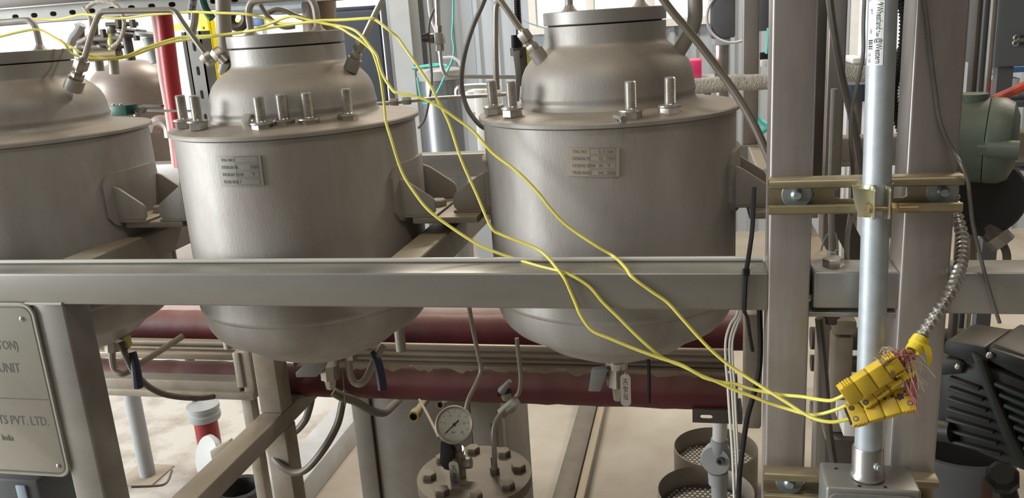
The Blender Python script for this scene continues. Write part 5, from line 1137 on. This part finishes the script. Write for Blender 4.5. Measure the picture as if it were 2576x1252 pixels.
for v0, v1, m_, lab in ((822, 880, 'dark_steel', 'upper dark pipe run behind the plastic column'), (893, 935, 'dark_steel', 'middle dark pipe run behind the plastic column'), (1010, 1060, 'dusty_steel', 'lower dusty pipe run behind the plastic column')):
    y = .72; r = sz(2120, v0, y, (v1-v0)/2); c = at(2120, (v0+v1)/2, y=y); q = MB(); q.cyl((at(2040, v0, y=y).x, y, c.z), (.75, y, c.z), r, n=20); tag(q.build('pipe_run', m_), lab, 'pipe', 'dark pipe runs behind the column')
q = MB(); q.tube(path([(2060, 800, .30), (2075, 950, .30), (2085, 1080, .30), (2100, 1180, .30)]), .006, 8, 3); tag(q.build('dark_strut', 'dark_steel'), 'thin dark rod beside the plastic column', 'rod')
block_px('white_carton', 'white', None, 2122, 1062, 2160, 1098, .25, .33, .002); tag(bpy.context.scene.objects['white_carton'], 'corner of a white carton under the lowest connector', 'carton')

# ================================================================== middle background
CBn = thing('blue_cabinet', 'tall dark blue-grey locker behind the middle vessel', 'cabinet', at(900, 300, y=3.2))
lc = at(897, 143, y=3.2); ld = Vector((lc.x-CAM.x, lc.y-CAM.y, 0)).normalized(); lw = Vector((ld.y, -ld.x, 0)); hw = sz(897, 143, 3.2, 69); lz = at(897, 26, y=3.2).z
q = MB(); q.obox(lc+ld*.25+Vector((0, 0, lz/2+.08-lc.z)), lw*hw, ld*.25, Vector((0, 0, lz/2-.08))); q.build('locker_body', 'cabinet_blue', CBn, .012)
q = MB(); q.obox(lc+ld*.25+Vector((0, 0, .125-lc.z)), lw*hw*.96, ld*.24, Vector((0, 0, .033))); q.build('locker_base', 'dark_grey', CBn, .004)
q = MB(); q.obox(lc+ld*.25+Vector((0, 0, lz+.01-lc.z))+lw*hw*.08, lw*hw*.9, ld*.24, Vector((0, 0, .01))); q.build('locker_top', 'cabinet_blue', CBn, .004)
q = MB(); q.obox(lc-ld*.006+Vector((0, 0, lz/2+.08-lc.z)), lw*hw*.93, ld*.006, Vector((0, 0, lz/2-.12))); q.build('locker_door', 'cabinet_blue', CBn, .004)
q = MB(); q.obox(lc+lw*(hw+.02)+Vector((0, 0, 1.35-lc.z)), lw*.014, ld*.02, Vector((0, 0, 1.258))); q.build('locker_edge', 'dark_grey', CBn, .003)
DM = thing('metal_drum', 'dark metal drum with pale grey lid near the corrugated wall', 'drum', (at(1105, 300, y=3.0).x, 3.1, 0))
c = at(1105, 200, y=3.15); R = sz(1105, 200, 3.15, 52); q = MB(); q.lathe([(0, 0), (R, 0), (R, c.z*.33), (R*1.02, c.z*.34), (R, c.z*.35), (R, c.z*.66), (R*1.02, c.z*.67), (R, c.z*.68), (R, c.z), (0, c.z)], (c.x, 3.15, 0), n=40); q.build('drum_body', 'dark_metal', DM, ang=25)
q = MB(); hl = at(1105, 172, y=3.15).z-c.z; q.lathe([(R*1.04, 0), (R*1.05, hl*.8), (R*.95, hl), (0, hl)], (c.x, 3.15, c.z), n=40); q.build('drum_lid', 'grey_paint', DM, ang=25)
# tee valve and tubing
TV = thing('tee_fitting', 'steel tee fitting with black knob on bent tubing left of the right vessel', 'fitting', at(1107, 140, y=.85))
block_px('tee_body', 'tube_steel', TV, 1092, 82, 1113, 112, .84, .862, .002)
cyl_px('tee_nut', 'tube_steel', TV, (1102, 82, .85), (1102, 64, .85), .0095, 6); cyl_px('tee_nut', 'tube_steel', TV, (1106, 112, .85), (1107, 128, .85), .0095, 6); cyl_px('side_port', 'dark_steel', TV, (1093, 96, .85), (1078, 96, .85), .0115, 8)
cyl_px('black_knob', 'black', TV, (1082, 94, .85), (1064, 95, .85), .0125, 12, .009)
q = MB(); q.tube(path([(1099, -30, .85), (1101, 30, .85), (1102, 66, .85)]), .0062, 10, 2); q.build('upper_tube', 'bright_steel', TV)
q = MB(); q.tube(path([(1107, 126, .85), (1110, 160, .85), (1115, 178, .85), (1122, 188, .85), (1134, 192, .85), (1180, 192.5, .85), (1240, 193, .85), (1320, 194, .85)]), .0046, 10, 4); q.build('lower_tube', 'bright_steel', TV)
LT = thing('level_tube', 'thin level steel tube with couplings between the vessels', 'tube', at(1080, 250, y=.60))
q = MB(); q.tube(path([(930, 263, .60), (1000, 257, .60), (1100, 247, .60), (1230, 240, .60), (1290, 235, .60)]), .0038, 8, 3); q.build('tube', 'tube_steel', LT)
for u in (982, 1014): p = at(u, 257 if u < 1000 else 254, y=.60); q = MB(); hexnut(q, p, (1, 0, .0), .014, .016); q.build('coupling', 'dusty_steel', LT)
hose('looped_cable', 'hose_grey', 'dark cable bowing down between the vessels to the right vessel rim', [(1232, -40, .42), (1215, 8, .42), (1190, 65, .42), (1170, 130, .42), (1161, 190, .42), (1165, 240, .42), (1180, 280, .41), (1205, 312, .40), (1225, 325, .40)], .0042, 'cable')
hose('hairpin_tube', 'tube_steel', 'upright hairpin steel tube left of the right vessel dome', [(1275, -40, .62), (1262, 2, .62), (1252, 8, .62), (1247, 22, .62), (1246, 80, .62), (1247, 160, .62), (1250, 225, .62)], .0060, 'tube')
hose('thin_dark_cable', 'hose_grey', 'thin dark cable hanging in front of the metal drum', [(1110, -10, 1.6), (1085, 40, 1.6), (1078, 80, 1.6), (1082, 140, 1.6), (1086, 200, 1.6), (1080, 250, 1.6), (1068, 300, 1.6), (1052, 322, 1.6)], .0042, 'cable')
hose('teal_line', 'teal_tube', 'teal plastic line hanging down the corrugated wall', [(1140, -30, 2.2), (1140, 40, 2.2), (1138, 90, 2.2), (1142, 120, 2.2), (1138, 150, 2.2), (1120, 190, 2.2), (1095, 240, 2.2), (1070, 262, 2.2), (1058, 240, 2.2), (1050, 195, 2.2)], .0042, 'tube')
q = MB(); lt = at(1105, 172, y=3.15).z+.006; q.tube([(c.x-.04+.085*math.cos(t*math.pi/8), 3.13+.09*math.sin(t*math.pi/8), lt+.012*abs(math.sin(t*math.pi/8))) for t in range(15)], .0055, 8, 3); tag(q.build('teal_line', 'teal_tube'), 'teal plastic ring of line lying on the drum lid', 'tube')
hose('clear_line', 'clear_tube', 'clear plastic line crossing behind the tee fitting', [(1076, -20, 2.0), (1082, 40, 2.0), (1098, 85, 2.0), (1104, 130, 2.0), (1112, 144, 2.0), (1140, 145, 2.0), (1160, 165, 2.0), (1168, 210, 2.0)], .0048, 'tube')
hose('thin_white_line', 'clear_tube', 'thin white line slanting behind the right vessel nozzle', [(1220, -10, 1.2), (1290, 40, 1.2), (1330, 58, 1.2), (1375, 72, 1.2)], .002, 'wire')
BVs = thing('lever_valve', 'grimy lever valve with yellow tag behind the right vessel dome', 'valve', at(1305, 260, y=.50))
cyl_px('black_sleeve', 'black', BVs, (1296, 88, .50), (1297, 122, .50), .0075, 12); cyl_px('valve_body', 'dark_steel', BVs, (1312, 118, .51), (1318, 215, .51), .0145, 10); cyl_px('valve_neck', 'dark_steel', BVs, (1299, 120, .50), (1301, 140, .50), .012, 10)
poly_px('lever', 'grey_handle', BVs, [(1289, 130), (1305, 126), (1310, 180), (1305, 255), (1296, 255), (1298, 190)], .48, .006); poly_px('yellow_tag', 'yellow_label', BVs, [(1322, 110), (1336, 118), (1340, 165), (1328, 175)], .495, .002)
q = MB(); q.tube(path([(1300, -30, .5), (1302, 30, .5), (1306, 80, .5), (1307, 122, .5)]), .0058, 8, 3, rib=(.004, .001)); q.build('ribbed_cable', 'black', BVs)
WC = thing('white_container', 'white plastic container with chrome rail behind the vessels', 'container', at(1190, 385, y=2.4))
block_px('container_body', 'white', WC, 1168, 228, 1216, 285, 2.42, 2.8, .015); block_px('container_post', 'white', WC, 1198, 225, 1222, 420, 2.40, 2.44, .006)
q = MB(); q.tube(path([(1150, 240, 2.38), (1152, 222, 2.38), (1185, 217, 2.38), (1240, 216, 2.38)]), .011, 8, 4); q.build('chrome_rail', 'bright_steel', WC)
p = at(1190, 285, y=2.42); q = MB(); q.box(at(1170, 285, y=2.42).x, at(1214, 285, y=2.42).x, 2.44, 2.78, 0, p.z); q.build('container_stand', 'grey_paint', WC)

# ================================================================== left background
SCh = thing('slotted_channel', 'long slotted steel channel crossing above the vessels at the left', 'channel', (-1.3, .75, 1.6))
sz0, sz1 = at(28, 62, y=.75).z, at(28, 24, y=.75).z; xs0 = at(28, 43, y=.75).x-.0254*15; xs1 = at(842, 10, y=.75).x
q = MB(); slotted(q, (xs0, .75, sz0), (1,0,0), (0,0,1), xs1-xs0, sz1-sz0, (0, .003, 0), .0516, .018, .0105, .006); q.build('slotted_face', 'channel_steel', SCh, ang=20)
q = MB(); q.box(xs0, xs1, .735, .80, sz1, sz1+.004); q.build('ledge', 'channel_steel', SCh, .001); q = MB(); q.box(xs0, xs1, .797, .803, sz1+.004, sz1+.05); q.build('upper_web', 'dark_steel', SCh, .001)
q = MB(); q.box(xs0, xs1, .753, .80, sz0, sz0+.003); q.build('lower_flange', 'dark_steel', SCh)
q = MB(); q.box(xs0, xs1, .795, .80, sz0+.003, sz1); q.build('back_web', 'dark_steel', SCh)
SPo = thing('slotted_post', 'slotted upright channel beside the red pipe', 'post', (at(505, 155, y=.68).x, .7, 1.05))
cx_ = at(515, 215, y=.66).x; zt = at(500, 78, y=.66).z
q = MB(); slotted(q, (cx_+.008, .66, 1.05), (0,0,1), (-1,0,0), zt-1.05, .036, (0, .003, 0), .0508, .020, .008, .01); q.build('slotted_face', 'channel_steel', SPo, ang=20)
q = MB(); q.box(cx_-.028, cx_-.025, .66, .70, 1.05, zt); q.build('left_flange', 'dark_steel', SPo); q = MB(); q.box(cx_+.005, cx_+.008, .66, .70, 1.05, zt); q.build('right_flange', 'channel_steel', SPo)
q = MB(); q.box(cx_-.062, cx_-.032, .70, .705, 1.05, zt); q.build('angle_leg', 'dark_steel', SPo)
q = MB(); q.box(cx_-.06, cx_+.0, .79, .82, 0.09, 1.05); q.box(cx_-.06, cx_+.0, .70, .79, 1.04, 1.05); q.build('post_foot', 'dark_steel', SPo)
RV = thing('red_standpipe', 'bright red lagged standpipe rising behind the middle vessel', 'pipe', at(450, 340, y=.85))
q = MB(); q.tube(path([(405, 12, .82), (412, 40, .82), (420, 110, .82), (430, 190, .82), (440, 260, .82), (452, 340, .82), (460, 420, .82)]), .0195, 18, 4); q.build('red_sleeve', 'red_pipe', RV)
q = MB(); q.tube(path([(388, 12, .84), (394, 40, .84), (402, 110, .84), (412, 190, .84), (424, 260, .84), (436, 340, .84), (446, 420, .84)]), .0125, 14, 4); q.build('pale_lagging', 'pink_lagging', RV)
YR = thing('rack_upright', 'bright yellow perforated rack upright in the left background', 'rack', (at(520, 200, y=3.0).x, 3.0, 0))
a, b = at(505, 80, y=3.0), at(523, 80, y=3.0); q = MB(); slotted(q, (b.x+.005, 3.0, 0), (0,0,1), (-1,0,0), at(510, 28, y=3.0).z, b.x-a.x+.01, (0, .02, 0), .0745, .016, .014, .02); q.build('upright_face', 'yellow_rack', YR, ang=20)
q = MB(); q.box(a.x-.01, b.x+.01, 3.021, 3.06, 0, at(510, 28, y=3.0).z); q.build('upright_back', 'yellow_rack', YR)
TK = thing('background_tank', 'dusty pinkish domed steel tank behind the left vessel', 'tank', (at(335, 300, y=1.3).x, 1.3, .09))
c = at(337, 225, y=1.3); R = sz(337, 225, 1.3, 104); zt_ = at(337, 152, y=1.3).z
q = MB(); q.lathe([(0, 1.0), (R*.6, 1.0), (R*.97, 1.04), (R*.97, c.z-.03), (R, c.z-.02), (R, c.z+.005)]+[(R*math.cos(t), c.z+.005+(zt_-c.z)*math.sin(t)) for t in (.2, .45, .7, .95, 1.2, 1.4)]+[(0, zt_+.005)], (c.x, 1.3, 0), n=48); q.build('tank_shell', 'tank_pink', TK, ang=30)
q = MB(); q.cyl((c.x-.02, 1.365, .09), (c.x-.02, 1.365, 1.03), .016, n=12); q.build('tank_leg', 'dark_steel', TK)
for u, h in ((250, 148), (288, 140)): cyl_px('tank_nozzle', 'dusty_steel', TK, (u, 178 if u < 270 else 186, 1.15), (u-4, h, 1.15), .014, 16)
# valve manifold above that tank
VM = thing('valve_manifold', 'cluster of dark valves and flanges above the background tank', 'valves', at(270, 150, y=1.1)); y = 1.12
for a, b, r, m_ in (((330, 152), (318, 92), .013, 'dark_steel'), ((192, 102), (305, 94), .012, 'dark_steel'), ((200, 118), (300, 116), .013, 'dark_steel'), ((225, 140), (300, 134), .017, 'brass_dark'), ((205, 150), (200, 60), .012, 'dark_steel'), ((240, 130), (236, 40), .010, 'dark_steel'), ((284, 150), (282, 84), .013, 'yellow_label'), ((282, 86), (282, 66), .012, 'grey_handle'), ((310, 70), (306, 40), .010, 'dark_steel'), ((268, 62), (345, 60), .006, 'dark_steel'), ((345, 82), (365, 84), .010, 'tube_steel')):
    cyl_px('manifold_pipe', m_, VM, (*a, y), (*b, y), r, 14)
for u, v, r in ((318, 88, .030), (320, 76, .030), (240, 108, .018), (262, 116, .020), (300, 116, .019), (222, 118, .018)): cyl_px('flange', 'dark_steel', VM, (u, v-3, y), (u, v+3, y), r, 18)
for u, v in ((300, 64), (336, 64), (345, 96), (262, 88)): q = MB(); hexnut(q, at(u, v+6, y=y-.012), (0,0,1), .016, .022); q.build('stud_nut', 'dark_steel', VM)
cyl_px('grey_flange', 'grey_paint', VM, (372, 90, y), (372, 82, y), .034, 20); cyl_px('grey_neck', 'grey_paint', VM, (374, 94, y), (394, 158, y), .017, 16)
hose('bent_duct', 'grey_paint', 'short grey bent duct left of the valve cluster', [(206, 62, 1.0), (196, 80, 1.0), (184, 95, 1.0), (178, 112, 1.0)], .011, 'pipe')
hose('thin_hose', 'fabric_hose', 'pale thin hose arching over the slotted channel', [(210, 18, .70), (222, 34, .70), (228, 55, .70), (228, 80, .70), (215, 98, .70), (195, 108, .70)], .0042)
hose('arched_hose', 'fabric_hose', 'pale hose arch in front of the slotted channel falling to the valves', [(219, 22, .69), (235, 8, .69), (262, 3, .69), (290, 10, .69), (305, 28, .69), (312, 55, .69), (310, 80, .69), (298, 105, .69), (282, 118, .69)], .0045)
hose('braided_steel_hose', 'braid', 'black and white braided hose falling past the slotted channel', [(488, -30, .60), (485, 5, .60), (482, 30, .60), (484, 50, .60)], .0078, rib=(.004, .0012))
hose('steel_pigtail', 'tube_steel', 'steel pigtail pipe continuing below the braided hose', [(490, 28, .60), (488, 55, .60), (483, 80, .60), (484, 100, .60)], .0085, 'pipe')
hose('dark_pipe_loop', 'dark_steel', 'dark pipe loop hanging left of the middle vessel handle', [(585, 30, .75), (580, 52, .75), (590, 66, .75), (608, 66, .75), (618, 50, .75), (616, 32, .75)], .010, 'pipe')
hose('green_pipe', 'green_block', 'dark green pipe beside the braided hose', [(505, -20, .72), (512, 10, .72), (522, 32, .72), (534, 46, .72)], .009, 'pipe')
hose('silver_pipe', 'galvanized', 'silver pipe behind the middle vessel handle', [(560, 24, .74), (640, 22, .74), (700, 22, .74), (765, 18, .74)], .0130, 'pipe')
hose('black_hose_bend', 'rubber_hose', 'dark hose sagging behind the middle vessel lid handle', [(655, 12, .62), (668, 34, .62), (690, 56, .62), (715, 68, .62), (740, 66, .62)], .0052)
hose('black_hose_bend', 'rubber_hose', 'dark hose running level behind the middle vessel lid handle', [(672, 34, .66), (695, 24, .66), (720, 28, .66), (745, 40, .66), (770, 48, .66)], .0052)
FH = thing('filter_canister', 'grimy brown canister behind the right leg of the lid handle', 'canister', at(800, 80, y=.85)); cyl_px('canister_body', 'canister', FH, (805, 82, .85), (800, -40, .85), .038, 24); cyl_px('canister_cap', 'dark_grey', FH, (826, 30, .86), (824, -30, .86), .018, 18); cyl_px('canister_neck', 'brass_dark', FH, (778, 70, .85), (788, 20, .85), .016, 16)
block_px('blue_sign', 'blue_paint', None, 636, 44, 660, 66, 3.97, 3.995, .002); tag(bpy.context.scene.objects['blue_sign'], 'small blue sign seen under the lid handle', 'sign')
# rod, green block and lever between left and middle vessels
hose('level_rod', 'tube_steel', 'thin steel rod between the left and middle vessels', [(300, 275, .62), (380, 278, .62), (480, 279, .62)], .0026, 'rod')
GB = thing('terminal_block', 'small dark green terminal block behind the left vessel rim', 'block', at(298, 292, y=.55)); block_px('block_body', 'green_block', GB, 277, 266, 318, 292, .55, .59, .002)
for u in (285, 304): cyl_px('block_screw', 'bright_steel', GB, (u, 266, .57), (u, 261, .57), .003, 10)
LV = thing('shutoff_lever', 'bent grey lever handle behind the left vessel rim', 'lever', at(350, 285, y=.58)); poly_px('lever', 'grey_handle', LV, [(334, 284), (346, 268), (356, 264), (405, 265), (405, 270), (364, 272), (358, 286), (340, 290)], .57, .012)
cyl_px('lever_pivot', 'tube_steel', LV, (345, 292, .575), (346, 280, .575), .008, 12)
hose('pink_pipe', 'tank_pink', 'pale dusty pipe bend behind the middle vessel edge', [(385, 330, .9), (392, 310, .9), (410, 305, .9), (425, 318, .9), (430, 345, .9)], .016, 'pipe')

CS = thing('equipment_case', 'dark equipment case with pale blue panel below the maker\'s sign', 'case', (at(20, 1252, y=.14).x, .17, 0))
a, b = at(-80, 1235, y=.12).x, at(98, 1235, y=.12).x; zt2 = at(40, 1205, y=.12).z
q = MB(); q.box(a, b, .12, .22, .0, zt2); q.build('case_body', 'dark_grey', CS, .006)
q = MB(); p = at(42, 1225, y=.119); q.box(p.x, p.x+.02, .116, .12, p.z-.06, p.z+.005); q.build('case_panel', 'blue_panel', CS, .001)
